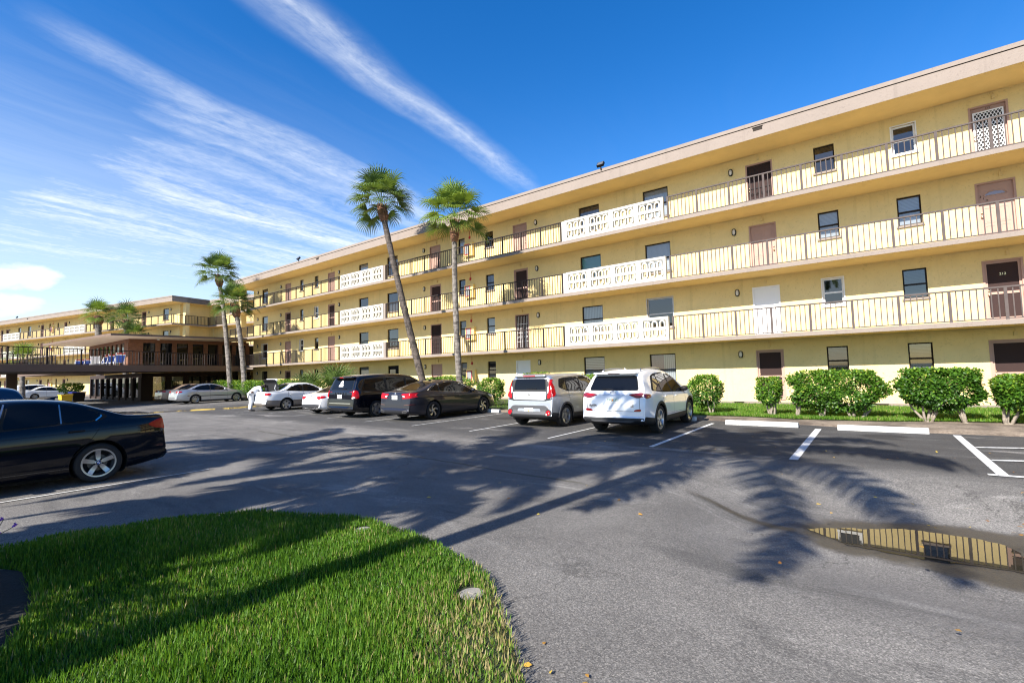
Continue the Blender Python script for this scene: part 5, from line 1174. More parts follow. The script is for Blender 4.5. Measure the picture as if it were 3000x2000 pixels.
RAV = dict(L=4.6, W=1.845, wb=2.66, ro=.98, R=.36, gc=.22, paint='paint_white', low='cladding', low_z=.40, tumble=.40,
    top=[(0, .50), (.012, .70), (.03, .90), (.055, 1.03), (.085, 1.10), (.20, 1.33), (.30, 1.52), (.36, 1.585), (.60, 1.635), (1.2, 1.675), (1.9, 1.672), (2.5, 1.60), (2.95, 1.40), (3.45, 1.13), (3.7, 1.075), (4.2, .98), (4.45, .86), (4.56, .70), (4.6, .52)],
    belt=[(0, 1.06), (.8, 1.07), (2.0, 1.02), (3.5, .97), (4.6, .78)], plan=(.10, .6, .22, 1.0),
    side_glass=[[(.62, 1.13), (1.18, 1.075), (1.22, 1.50), (1.0, 1.48)], [(1.26, 1.07), (2.02, 1.035), (2.0, 1.555), (1.28, 1.515)], [(2.10, 1.03), (3.12, 1.0), (2.62, 1.40), (2.10, 1.555)]],
    glass_frame=[([(.50, 1.12), (1.2, 1.05), (3.28, .975), (2.72, 1.42), (2.2, 1.59), (1.2, 1.55), (.86, 1.49)], 'gap')],
    rear_glass=[(-.66, 1.14), (.66, 1.14), (.56, 1.50), (-.56, 1.50)], windshield=[(2.50, -.56), (3.36, -.70), (3.44, 0), (3.36, .70), (2.50, .56), (2.42, 0)],
    panels=[('rear_light', 'tail_wine', [('rear2', [(.40, 1.04), (.80, 1.09), (.84, 1.00), (.72, .95), (.62, .95)], .014)]), ('rear_light', 'tail_wine', [('side', [(.05, 1.06), (.34, 1.03), (.30, .96), (.10, .93), (.05, .96)], .014)]), ('light_strip', 'tail_red', [('rear2', [(.46, 1.035), (.74, 1.045), (.74, 1.02), (.50, 1.015)], .018)]),
            ('garnish', 'paint_silver', [('rear', [(-.42, 1.07), (.42, 1.07), (.40, 1.02), (-.40, 1.02)], .012)]), ('bumper_trim', 'cladding', [('rear', [(-.80, .28), (.80, .28), (.84, .46), (-.84, .46)], .012)]), ('skid_plate', 'cladding_grey', [('rear', [(-.62, .395), (.62, .395), (.5, .35), (-.5, .35)], .020)]),
            ('reflector', 'tail_red', [('rear2', [(.58, .66), (.74, .69), (.76, .62), (.56, .615)], .010)]), ('arch_trim', 'cladding', [('side', arch(.98, .36, .412, .475), .012)]), ('arch_trim', 'cladding', [('side', arch(3.64, .36, .412, .475), .012)]), ('sill_trim', 'cladding', [('side', low_sides(1.44, 3.2, .24, .42), .012)]),
            ('headlight', 'lamp_clear', [('side', [(4.02, .90), (4.42, .86), (4.48, .74), (4.2, .78)], .006)])],
    seams=[([(1.20, .50), (1.22, 1.06)], .008), ([(2.06, .44), (2.06, 1.04)], .008), ([(3.18, .44), (3.20, .70), (3.12, 1.0)], .008), ([(1.46, .46), (3.17, .46)], .006), ([(1.20, .9), (1.32, .62), (1.46, .46)], .008)],
    rear_seams=[([(-.70, 1.02), (-.72, .62), (.72, .62), (.70, 1.02)], .009)], handles=[(1.40, .94), (2.30, .91)], mirror=(3.02, 1.05), mirror_mat='black_plastic', plate=(0, .90, ('DFE', 'B20')), rim=dict(n=5, kind='twin', w=(.05, .075), mat='alloy'), tw=.235,
    badges=[('RAV4', 'rear', .55, .755, .085, 'chrome'), ('LE', 'rear', -.52, .755, .075, 'chrome')], glass='car_glass')
def rav_extra(root, b):
    ring_emblem(root, b, 0, 1.075, .075, .052, 'ovals')
    for sg in (1, -1):
        pts = []
        for x in (.62, .70, 1.1, 1.6, 2.05, 2.14):
            p, n = b.hit('top', x, sg*.52); pts.append(p+Vector((0, 0, .045 if .65 < x < 2.1 else .0)))
        mb = MB(); mb.tube(pts, .020, 8); mb.build('roof_rail', M['alloy'], root, smooth=True)
    sp = MB(); p, n = b.hit('top', .42, 0); sp.prism([(.16, -.58), (.42, -.60), (.42, .60), (.16, .58)], 1.555, 1.60); sp.build('rear_spoiler', M['paint_white'], root, bevel=.018)
    bl = MB(); bl.box(.155, .165, -.16, .16, 1.565, 1.585); bl.build('brake_light', M['tail_dark'], root)
    wp = MB(); p, n = b.hit('rear', 0, 1.16); wp.tube([p+Vector((-.015, 0, 0)), p+Vector((-.012, .30, .02))], .009, 6); wp.build('rear_wiper', M['black_plastic'], root)
    pp, nn = b.hit('top', .9, 0); fn = MB(); fn.add([pp+Vector((0, -.02, 0)), pp+Vector((.16, 0, 0)), pp+Vector((0, .02, 0)), pp+Vector((-.01, 0, .055))], [(0, 1, 3), (1, 2, 3), (0, 3, 2)]); fn.build('roof_antenna', M['paint_white'], root)
RAV['extra'] = [rav_extra]

SOUL = dict(L=4.14, W=1.80, wb=2.57, ro=.72, R=.325, gc=.19, paint='paint_silver', low='cladding', low_z=.36, tumble=.28,
    top=[(0, .45), (.010, .60), (.025, .80), (.045, 1.0), (.07, 1.20), (.11, 1.42), (.15, 1.52), (.24, 1.575), (.6, 1.60), (1.3, 1.612), (2.0, 1.59), (2.45, 1.52), (2.75, 1.34), (3.05, 1.11), (3.25, 1.06), (3.75, .97), (4.0, .84), (4.1, .66), (4.14, .46)],
    belt=[(0, 1.06), (.8, 1.06), (2.0, 1.0), (3.1, .97), (4.14, .76)], plan=(.11, .5, .20, .9),
    side_glass=[[(.48, 1.18), (.82, 1.09), (.86, 1.43), (.58, 1.41)], [(.90, 1.08), (1.66, 1.04), (1.66, 1.485), (.92, 1.445)], [(1.73, 1.035), (2.78, .99), (2.40, 1.36), (2.2, 1.475), (1.73, 1.49)]],
    glass_frame=[([(.40, 1.19), (.84, 1.06), (2.90, .965), (2.46, 1.40), (2.24, 1.515), (.86, 1.475), (.52, 1.44)], 'gap')],
    rear_glass=[(-.58, 1.13), (.58, 1.13), (.54, 1.45), (-.54, 1.45)], windshield=[(2.42, -.60), (2.98, -.68), (3.06, 0), (2.98, .68), (2.42, .60), (2.36, 0)],
    panels=[('tailgate_surround', 'cladding', [('rear', [(-.84, .84), (-.6, .80), (.6, .80), (.84, .84), (.80, 1.30), (.70, 1.50), (-.70, 1.50), (-.80, 1.30)], .0015)]), ('tailgate_panel', 'paint_white', [('rear', [(-.60, .83), (.60, .83), (.62, 1.07), (-.62, 1.07)], .012)]),
            ('rear_light', 'tail_red', [('rear2', [(.655, .86), (.80, .90), (.80, 1.20), (.735, 1.43), (.675, 1.42), (.70, 1.22), (.69, 1.02), (.655, .97)], .016)]), ('rear_light', 'tail_red', [('side', [(.03, .90), (.17, .96), (.20, 1.18), (.14, 1.42), (.09, 1.42)], .014)]), ('light_strip', 'tail_clear', [('rear2', [(.64, 1.02), (.70, 1.04), (.71, 1.22), (.66, 1.24)], .015)]),
            ('bumper_insert', 'cladding_grey', [('rear', [(-.70, .58), (-.78, .40), (.78, .40), (.70, .58), (.60, .66), (-.60, .66)], .012)]), ('plate_recess', 'paint_silver', [('rear', [(-.42, .45), (.42, .45), (.42, .57), (-.42, .57)], .016)]), ('bumper_trim', 'cladding', [('rear', [(-.80, .22), (.80, .22), (.82, .40), (-.82, .40)], .010)]),
            ('lower_light_ring', 'cladding', [('rear2', [(.70+.105*math.cos(R_(i*30)), .45+.105*math.sin(R_(i*30))) for i in range(12)], .022)]), ('lower_light', 'tail_red', [('rear2', [(.70+.075*math.cos(R_(i*30)), .45+.075*math.sin(R_(i*30))) for i in range(12)], .030)]),
            ('sill_trim', 'cladding', [('side', low_sides(1.1, 2.9, .19, .34), .010)]), ('arch_trim', 'cladding_grey', [('side', arch(.72, .325, .375, .43), .010)]), ('arch_trim', 'cladding_grey', [('side', arch(3.29, .325, .375, .43), .010)]), ('headlight', 'lamp_clear', [('side', [(3.60, .94), (3.95, .90), (4.05, .74), (3.8, .76)], .006)])],
    seams=[([(.86, .86), (.88, 1.08)], .008), ([(1.69, .40), (1.69, 1.04)], .008), ([(2.86, .40), (2.88, .70), (2.80, .98)], .008), ([(.88, .95), (1.0, .62), (1.12, .40)], .008), ([(1.12, .40), (2.86, .40)], .006)],
    handles=[(1.04, .93), (1.94, .89)], handle_mat='chrome', mirror=(2.70, 1.06), mirror_mat='black_plastic', plate=(0, .51, ('GK', 'F4')), rim=dict(n=5, w=(.05, .075)), tw=.22, badges=[('SOUL', 'rear', .48, .875, .05, 'chrome'), ('ECO', 'rear', -.46, .875, .04, 'alloy')],
    rear_seams=[([(-.62, .80), (.62, .80)], .008)])
def soul_extra(root, b):
    ring_emblem(root, b, 0, .965, .085, .045, 'kia')
    sp = MB(); sp.prism([(.05, -.56), (.30, -.58), (.30, .58), (.05, .56)], 1.515, 1.565); sp.build('rear_spoiler', M['paint_silver'], root, bevel=.018)
    bl = MB(); bl.box(.043, .052, -.22, .22, 1.525, 1.552); bl.build('brake_light', M['tail_red'], root)
    p, n = b.hit('rear', .1, 1.15); wp = MB(); wp.tube([p+Vector((-.015, 0, 0)), p+Vector((-.014, -.36, .01))], .009, 6); wp.build('rear_wiper', M['black_plastic'], root)
SOUL['extra'] = [soul_extra]

ACC = dict(L=4.88, W=1.86, wb=2.83, ro=1.10, R=.34, gc=.17, paint='paint_grey', low='cladding', tumble=.46,
    top=[(0, .48), (.012, .65), (.03, .82), (.055, .96), (.09, 1.02), (.18, 1.055), (.45, 1.09), (.9, 1.22), (1.4, 1.37), (1.9, 1.44), (2.3, 1.445), (2.75, 1.38), (3.2, 1.20), (3.6, 1.02), (3.85, .97), (4.5, .83), (4.76, .68), (4.86, .56), (4.88, .46)],
    belt=[(0, .98), (.9, 1.0), (2.2, .96), (3.6, .90), (4.88, .68)], plan=(.15, .8, .24, 1.1),
    side_glass=[[(.98, 1.075), (1.42, 1.045), (1.44, 1.285), (1.30, 1.27)], [(1.47, 1.04), (2.22, .985), (2.22, 1.345), (1.78, 1.35), (1.49, 1.30)], [(2.28, .98), (3.34, .925), (2.80, 1.22), (2.52, 1.325), (2.28, 1.345)]],
    glass_frame=[([(.80, 1.09), (1.4, 1.025), (3.50, .905), (2.88, 1.24), (2.56, 1.36), (2.2, 1.385), (1.72, 1.385), (1.25, 1.29)], 'chrome'), ([(.86, 1.086), (1.4, 1.03), (3.46, .912), (2.86, 1.235), (2.55, 1.35), (2.2, 1.375), (1.72, 1.375), (1.26, 1.28)], 'gap')],
    rear_glass_top=[(.50, -.56), (1.50, -.50), (1.56, 0), (1.50, .50), (.50, .56), (.42, 0)], windshield=[(2.62, -.53), (3.48, -.68), (3.60, 0), (3.48, .68), (2.62, .53), (2.54, 0)],
    panels=[('rear_light', 'tail_red', [('rear2', [(.36, .93), (.36, .99), (.60, 1.00), (.90, 1.02), (.92, .88), (.80, .83), (.42, .81), (.40, .845), (.56, .86), (.52, .93)], .014)]), ('rear_light', 'tail_red', [('side', [(.06, 1.0), (.42, 1.01), (.22, .93), (.06, .84)], .012)]), ('light_strip', 'tail_clear', [('rear2', [(.44, .875), (.56, .865), (.70, .90), (.60, .94), (.42, .93)], .011)]),
            ('bumper_trim', 'cladding', [('rear', [(-.72, .26), (.72, .26), (.76, .36), (-.76, .36)], .010)]), ('reflector', 'tail_dark', [('rear2', [(.52, .60), (.88, .63), (.88, .60), (.52, .575)], .008)]), ('exhaust_trim', 'chrome', [('rear2', [(.48, .30), (.74, .33), (.72, .40), (.50, .38)], .016)]), ('exhaust_tip', 'gap', [('rear2', [(.51, .32), (.71, .345), (.70, .385), (.525, .365)], .020)]),
            ('sill_trim', 'cladding', [('side', low_sides(1.5, 3.5, .16, .235), .010)]), ('headlight', 'lamp_clear', [('side', [(4.25, .80), (4.70, .72), (4.74, .62), (4.4, .68)], .006)])],
    trims=[('side_crease', 'alloy_dark', [(1.5, .30), (3.45, .29)], .012, .006)],
    seams=[([(1.44, .55), (1.46, 1.02)], .008), ([(2.25, .28), (2.25, .97)], .008), ([(3.42, .28), (3.44, .65), (3.38, .92)], .008), ([(1.44, .86), (1.5, .60), (1.58, .34)], .008)], rear_seams=[([(-.36, 1.02), (-.38, .72), (.38, .72), (.36, 1.02)], .008)], handles=[(1.62, .86), (2.55, .83)], mirror=(3.25, .98), mirror_mat='paint_grey', plate=(0, .86, ('QK', 'C8')),
    rim=dict(n=5, w=(.020, .050), twist=.62, mat='alloy', ring=1), tw=.235)
def acc_extra(root, b):
    ring_emblem(root, b, 0, .985, .045, .035, 'letter_h')
    p, n = b.hit('top', 1.72, 0); fn = MB(); fn.add([p+Vector((0, -.025, 0)), p+Vector((.18, 0, 0)), p+Vector((0, .025, 0)), p+Vector((-.02, 0, .07))], [(0, 1, 3), (1, 2, 3), (0, 3, 2)]); fn.build('roof_antenna', M['black_plastic'], root)
ACC['extra'] = [acc_extra]

VAN = dict(L=5.15, W=1.99, wb=3.08, ro=1.08, R=.335, gc=.19, paint='paint_van', low='cladding', tumble=.24,
    top=[(0, .48), (.012, .66), (.03, .86), (.05, 1.02), (.10, 1.16), (.20, 1.42), (.28, 1.60), (.36, 1.66), (.6, 1.71), (1.3, 1.745), (2.4, 1.74), (3.0, 1.68), (3.4, 1.52), (3.9, 1.22), (4.15, 1.08), (4.4, 1.02), (4.9, .86), (5.1, .66), (5.15, .48)],
    belt=[(0, 1.04), (1.5, 1.02), (3.8, .97), (5.15, .75)], plan=(.10, .5, .22, 1.0),
    side_glass=[[(.36, 1.10), (1.55, 1.06), (1.55, 1.56), (.62, 1.54)], [(1.66, 1.06), (2.62, 1.04), (2.62, 1.56), (1.66, 1.565)], [(2.72, 1.03), (3.80, .99), (3.28, 1.44), (3.02, 1.555), (2.72, 1.56)]],
    glass_frame=[([(.28, 1.08), (1.6, 1.03), (3.94, .965), (3.36, 1.47), (3.06, 1.60), (.58, 1.58)], 'gap')],
    rear_glass=[(-.72, 1.13), (.72, 1.13), (.66, 1.55), (-.66, 1.55)], windshield=[(3.10, -.66), (4.02, -.78), (4.14, 0), (4.02, .78), (3.10, .66), (3.02, 0)],
    panels=[('rear_light', 'tail_red', [('rear2', [(.80, .76), (.95, .80), (.95, 1.10), (.80, 1.12)], .012)]), ('rear_light', 'tail_red', [('side', [(.06, .78), (.24, .80), (.22, 1.10), (.06, 1.12)], .012)]), ('light_strip', 'tail_clear', [('rear2', [(.81, .77), (.94, .80), (.94, .86), (.81, .84)], .018)]),
            ('bumper_step', 'chrome', [('rear', [(-.74, .58), (.74, .58), (.74, .605), (-.74, .605)], .014)]), ('bumper_trim', 'cladding', [('rear', [(-.85, .26), (.85, .26), (.86, .34), (-.86, .34)], .010)]), ('headlight', 'lamp_clear', [('side', [(4.55, .88), (4.95, .82), (5.0, .68), (4.7, .72)], .006)])],
    seams=[([(1.60, .40), (1.60, 1.04)], .009), ([(2.67, .36), (2.67, 1.04)], .009), ([(3.86, .36), (3.86, .95)], .009), ([(.5, .98), (2.65, .98)], .006)], rear_seams=[([(-.72, 1.10), (-.74, .64), (.74, .64), (.72, 1.10)], .010)], handles=[(1.78, .90), (2.86, .88)], mirror=(3.72, 1.06), mirror_mat='black_plastic', plate=(.03, .86, ('1Y', '7T')),
    rim=dict(n=5, w=(.06, .09)), tw=.225, badges=[(c, 'rear', .36-.18*i, .985, .075, 'alloy_dark') for i, c in enumerate('DODGE')])
def van_extra(root, b):
    sp = MB(); sp.prism([(.10, -.68), (.45, -.70), (.45, .70), (.10, .68)], 1.60, 1.65); sp.build('rear_spoiler', M['paint_van'], root, bevel=.018)
    bl = MB(); bl.box(.094, .102, -.12, .12, 1.61, 1.635); bl.build('brake_light', M['tail_red'], root)
    def dec(poly, nm='window_decal'):
        mb = MB(); b.patch(mb, 'rear', poly, .007, rnd_=1, res=.05, skirt=.001); mb.build(nm, M['white_frame'], root)
    cy = .10
    dec([(cy-.11, 1.36), (cy+.11, 1.36), (cy+.09, 1.43), (cy-.01, 1.52), (cy-.09, 1.43)]); dec([(cy-.16, 1.31), (cy+.16, 1.31), (cy+.16, 1.335), (cy-.16, 1.335)]); dec([(cy-.16, 1.255), (cy+.16, 1.255), (cy+.16, 1.285), (cy-.16, 1.285)])
    mb = MB(); b.patch(mb, 'rear', [(cy-.05, 1.38), (cy+.03, 1.38), (cy+.045, 1.43), (cy-.02, 1.46)], .010, rnd_=1, res=.04, skirt=.001); mb.build('window_decal', M['car_glass'], root)
    p, n = b.hit('rear', 0, 1.15); wp = MB(); wp.tube([p+Vector((-.015, 0, 0)), p+Vector((-.014, -.34, .03))], .009, 6); wp.build('rear_wiper', M['black_plastic'], root)
VAN['extra'] = [van_extra]

COUPE = dict(L=4.24, W=1.775, wb=2.57, ro=.80, R=.315, gc=.15, paint='paint_white', low='cladding', tumble=.52, shoulder=1.01,
    top=[(0, .46), (.012, .62), (.03, .76), (.06, .86), (.12, .90), (.35, .935), (.6, .98), (1.0, 1.13), (1.4, 1.255), (1.8, 1.29), (2.1, 1.27), (2.5, 1.13), (2.95, .92), (3.2, .87), (3.8, .74), (4.1, .60), (4.22, .50), (4.24, .40)],
    belt=[(0, .84), (.9, .88), (2.0, .84), (3.0, .80), (4.24, .6)], plan=(.16, .7, .26, 1.0),
    side_glass=[[(.95, .97), (1.42, .90), (1.44, 1.16), (1.25, 1.13)], [(1.50, .895), (2.66, .83), (2.25, 1.09), (1.95, 1.19), (1.52, 1.18)]], glass_frame=[([(.80, .97), (1.4, .875), (2.80, .81), (2.3, 1.11), (1.98, 1.22), (1.45, 1.21), (1.15, 1.13)], 'gap')],
    rear_glass_top=[(.55, -.52), (1.38, -.46), (1.44, 0), (1.38, .46), (.55, .52), (.48, 0)], windshield=[(2.02, -.48), (2.82, -.62), (2.92, 0), (2.82, .62), (2.02, .48), (1.96, 0)],
    panels=[('rear_light', 'tail_red', [('rear2', [(.44, .80), (.82, .84), (.84, .74), (.66, .67), (.50, .70)], .012)]), ('diffuser', 'cladding', [('rear', [(-.62, .22), (.62, .22), (.74, .46), (-.74, .46)], .012)]), ('exhaust_tip', 'chrome', [('rear2', [(.46+.06*math.cos(R_(i*30)), .28+.06*math.sin(R_(i*30))) for i in range(12)], .03)]), ('headlight', 'lamp_clear', [('side', [(3.7, .72), (4.05, .66), (4.1, .56), (3.85, .6)], .006)])],
    seams=[([(1.48, .35), (1.46, .88)], .008), ([(2.62, .32), (2.68, .82)], .008)], rear_seams=[([(-.46, .85), (-.44, .62), (.44, .62), (.46, .85)], .008)], handles=[(1.66, .77)], mirror=(2.55, .90), plate=(0, .70, ('G5', '2R')), rim=dict(n=5, kind='twin', w=(.05, .07)), tw=.22, extra=[lambda root, b: ring_emblem(root, b, 0, .83, .06, .042, 'ovals')])

def camry_open(c): return (c[:, 0] > .12) & (c[:, 0] < .70) & (np.abs(c[:, 1]) < .60) & (c[:, 2] > .93)
CAMRY = dict(L=4.79, W=1.78, wb=2.67, ro=1.03, R=.31, gc=.18, paint='paint_white', low='paint_beige_low', low_z=.52, tumble=.42, open=camry_open,
    top=[(0, .50), (.012, .66), (.03, .80), (.06, .92), (.12, .98), (.4, 1.015), (.75, 1.04), (1.05, 1.19), (1.4, 1.355), (1.8, 1.405), (2.3, 1.40), (2.65, 1.30), (3.0, 1.10), (3.25, .99), (3.5, .955), (4.2, .85), (4.6, .70), (4.76, .58), (4.79, .46)],
    belt=[(0, .94), (.9, .96), (2.2, .93), (3.3, .89), (4.79, .68)], plan=(.13, .7, .22, 1.0),
    side_glass=[[(1.10, 1.02), (1.90, .965), (1.92, 1.31), (1.55, 1.30)], [(1.98, .96), (2.98, .915), (2.52, 1.235), (2.30, 1.305), (1.98, 1.315)]], glass_frame=[([(.98, 1.01), (1.9, .945), (3.12, .895), (2.60, 1.25), (2.34, 1.335), (1.5, 1.33)], 'gap')],
    rear_glass_top=[(.78, -.56), (1.36, -.50), (1.42, 0), (1.36, .50), (.78, .56), (.73, 0)], windshield=[(2.40, -.52), (3.12, -.66), (3.22, 0), (3.12, .66), (2.40, .52), (2.34, 0)],
    panels=[('rear_light', 'tail_red', [('rear2', [(.56, .91), (.84, .925), (.84, .81), (.58, .80)], .012)]), ('rear_light', 'tail_red', [('side', [(.05, .93), (.22, .92), (.20, .81), (.05, .80)], .012)]), ('bumper_strip', 'cladding', [('rear', [(-.8, .58), (.8, .58), (.8, .60), (-.8, .60)], .010)]), ('headlight', 'lamp_clear', [('side', [(4.25, .78), (4.65, .70), (4.68, .60), (4.35, .66)], .006)])],
    seams=[([(1.10, .70), (1.12, 1.0)], .008), ([(1.95, .30), (1.95, .94)], .008), ([(3.05, .30), (3.06, .9)], .008), ([(1.12, .9), (1.3, .6), (1.42, .34)], .008)], handles=[(1.28, .83), (2.15, .80)], mirror=(2.92, .97), rim=dict(n=5, w=(.05, .07)), tw=.20)
def camry_extra(root, b):
    bx = MB(); bx.add([(.14, -.60, .97), (.70, -.60, 1.0), (.70, .60, 1.0), (.14, .60, .97), (.16, -.56, .52), (.72, -.56, .52), (.72, .56, .52), (.16, .56, .52)], [(0, 1, 5, 4), (1, 2, 6, 5), (2, 3, 7, 6), (3, 0, 4, 7), (4, 5, 6, 7)]); bx.build('boot_well', M['well'], root)
    Mx = Matrix.Translation((.72, 0, 1.03)) @ Matrix.Rotation(R_(80), 4, 'Y'); ld_ = MB(); n = 10
    top = []; prof = [(0, 0), (-.15, .012), (-.35, .01), (-.52, -.02), (-.60, -.07), (-.63, -.20)]
    for sgn_, zoff in ((1, 0), (1, -.035)):
        for x, z in prof: top.append([(x*(1 if zoff == 0 else .97), -.66+1.32*i/n, z+zoff-.02*abs(2*i/n-1)**3) for i in range(n+1)])
    for base_ in (0, 6):
        vs = [p for r_ in top[base_:base_+6] for p in r_]; m_ = n+1; ld_.add(vs, [(i*m_+j, i*m_+j+1, (i+1)*m_+j+1, (i+1)*m_+j) for i in range(5) for j in range(n)], 0 if base_ == 0 else 1)
    ld_.xform(Mx); ld_.build('boot_lid', [M['paint_white'], M['cladding']], root, smooth=True)
    wr = MB(); wr.prism([(-.62, -.56), (-.50, -.56), (-.50, .56), (-.62, .56)], .05, .075); wr.xform(Mx); wr.build('boot_spoiler', M['paint_white'], root, bevel=.01)
    for sg in (1, -1):
        hg = MB(); hg.tube([(.70, sg*.50, .96), (.58, sg*.50, 1.12), (.62, sg*.50, 1.32)], .014, 6); hg.build('boot_hinge', M['paint_white'], root)
CAMRY['extra'] = [camry_extra]

TAUR = dict(L=5.0, W=1.85, wb=2.76, ro=1.14, R=.32, gc=.18, paint='paint_silver', low='cladding', tumble=.44, shoulder=1.01,
    top=[(0, .50), (.015, .66), (.04, .80), (.09, .91), (.2, .985), (.5, 1.03), (.75, 1.06), (1.05, 1.19), (1.4, 1.335), (1.85, 1.41), (2.3, 1.415), (2.75, 1.33), (3.2, 1.13), (3.5, .98), (3.75, .935), (4.4, .80), (4.8, .66), (4.97, .54), (5.0, .44)],
    belt=[(0, .92), (.9, .95), (2.2, .92), (3.5, .87), (5.0, .62)], plan=(.17, .9, .26, 1.2),
    side_glass=[[(1.02, 1.03), (1.35, .975), (2.06, .95), (2.08, 1.32), (1.6, 1.30), (1.25, 1.20)], [(2.14, .945), (3.20, .905), (2.72, 1.22), (2.45, 1.315), (2.14, 1.325)]], glass_frame=[([(.90, 1.03), (1.30, .955), (3.34, .885), (2.78, 1.25), (2.5, 1.345), (1.55, 1.335), (1.18, 1.22)], 'gap')],
    rear_glass_top=[(.72, -.55), (1.40, -.50), (1.46, 0), (1.40, .50), (.72, .55), (.66, 0)], windshield=[(2.52, -.52), (3.36, -.66), (3.46, 0), (3.36, .66), (2.52, .52), (2.46, 0)],
    panels=[('rear_light', 'tail_red', [('rear2', [(.52, .90), (.74, .93), (.78, .86), (.70, .80), (.50, .82)], .012)]), ('rear_light', 'tail_red', [('side', [(.05, .93), (.34, .91), (.30, .83), (.05, .80)], .012)]), ('rear_spoiler', 'paint_silver', [('top', [(.10, -.6), (.22, -.62), (.22, .62), (.10, .6)], .05)]), ('side_marker', 'tail_dark', [('side', [(.62, .60), (.78, .61), (.78, .57), (.62, .56)], .006)]), ('headlight', 'lamp_clear', [('side', [(4.4, .74), (4.8, .66), (4.85, .55), (4.5, .60)], .006)])],
    trims=[('side_moulding', 'cladding', [(1.30, .545), (3.55, .525)], .05, .012)], seams=[([(1.20, .72), (1.24, .98)], .008), ([(2.11, .30), (2.11, .94)], .008), ([(3.26, .30), (3.28, .9)], .008), ([(1.22, .95), (1.42, .6), (1.56, .34)], .008)], handles=[(1.42, .80), (2.30, .78)], mirror=(3.08, .96), plate=(0, .74, None), rim=dict(n=8, w=(.03, .045)), tw=.205)
GOLD = dict(CAMRY, paint='paint_gold', low='paint_gold', low_z=None, open=None, extra=[], panels=[('rear_light', 'tail_red', [('rear2', [(.30, .93), (.86, .95), (.86, .83), (.30, .84)], .012)]), ('light_strip', 'tail_clear', [('rear2', [(.45, .885), (.80, .885), (.80, .86), (.45, .865)], .016)]), ('bumper_strip', 'cladding', [('rear', [(-.8, .58), (.8, .58), (.8, .60), (-.8, .60)], .010)])], plate=(0, .86, None))

BMW = dict(L=4.63, W=1.81, wb=2.81, ro=.98, R=.325, gc=.15, paint='paint_black', low='cladding', tumble=.46,
    top=[(0, .50), (.012, .66), (.03, .82), (.05, .95), (.075, 1.035), (.11, 1.075), (.22, 1.085), (.50, 1.10), (.66, 1.125), (.95, 1.245), (1.28, 1.365), (1.7, 1.42), (2.1, 1.43), (2.55, 1.38), (3.0, 1.21), (3.35, 1.05), (3.6, 1.0), (4.2, .87), (4.5, .70), (4.61, .56), (4.63, .44)],
    belt=[(0, 1.0), (.8, 1.0), (2.2, .955), (3.4, .90), (4.63, .70)], plan=(.14, .8, .22, 1.0), shoulder=1.008,
    side_glass=[[(.93, 1.075), (1.06, 1.04), (1.44, 1.02), (1.46, 1.315), (1.22, 1.27), (1.02, 1.16)], [(1.48, 1.018), (2.13, .985), (2.05, 1.36), (1.72, 1.36), (1.50, 1.325)], [(2.24, .98), (3.22, .93), (2.74, 1.22), (2.45, 1.335), (2.17, 1.365)]],
    glass_frame=[([(.85, 1.08), (1.02, 1.02), (3.36, .905), (2.78, 1.25), (2.48, 1.37), (2.1, 1.395), (1.68, 1.39), (1.2, 1.30), (.96, 1.17)], 'gap')],
    rear_glass_top=[(.55, -.55), (1.32, -.50), (1.38, 0), (1.32, .50), (.55, .55), (.49, 0)], windshield=[(2.45, -.53), (3.24, -.66), (3.36, 0), (3.24, .66), (2.45, .53), (2.39, 0)],
    panels=[('rear_light', 'tail_red', [('rear2', [(.36, .97), (.82, .985), (.84, .80), (.62, .79), (.58, .87), (.36, .87)], .010)]), ('rear_light', 'tail_red', [('side', [(.05, .99), (.14, .985), (.325, .905), (.20, .835), (.05, .80)], .010)]), ('bumper_trim', 'cladding', [('rear', [(-.75, .24), (.75, .24), (.78, .36), (-.78, .36)], .010)]), ('reflector', 'tail_dark', [('rear2', [(.5, .50), (.84, .52), (.84, .485), (.5, .47)], .008)]), ('headlight', 'lamp_clear', [('side', [(4.1, .80), (4.5, .74), (4.55, .62), (4.2, .66)], .006)])],
    trims=[('window_trim', 'chrome', [(1.035, 1.035), (.955, 1.105), (.965, 1.125)], .020, .009), ('window_trim', 'alloy', [(1.465, 1.02), (1.475, 1.325)], .018, .009), ('window_trim', 'alloy', [(2.195, .98), (2.10, 1.365)], .020, .009), ('swage_line', 'gap', [(.42, .90), (1.3, .865), (3.6, .80)], .006, .003)],
    seams=[([(1.10, .72), (.98, .92), (1.0, 1.02)], .006), ([(2.19, .30), (2.19, .98)], .007), ([(3.36, .28), (3.38, .9)], .007), ([(1.10, .72), (1.36, .42), (1.46, .28)], .007)], handles=[(1.28, .885), (2.42, .86)], mirror=(3.10, .99), rear_seams=[([(-.36, 1.03), (-.37, .78), (.37, .78), (.36, 1.03)], .008)],
    rim=dict(n=5, w=(.034, .044), a0=math.pi/2, mat='alloy'), tw=.235)
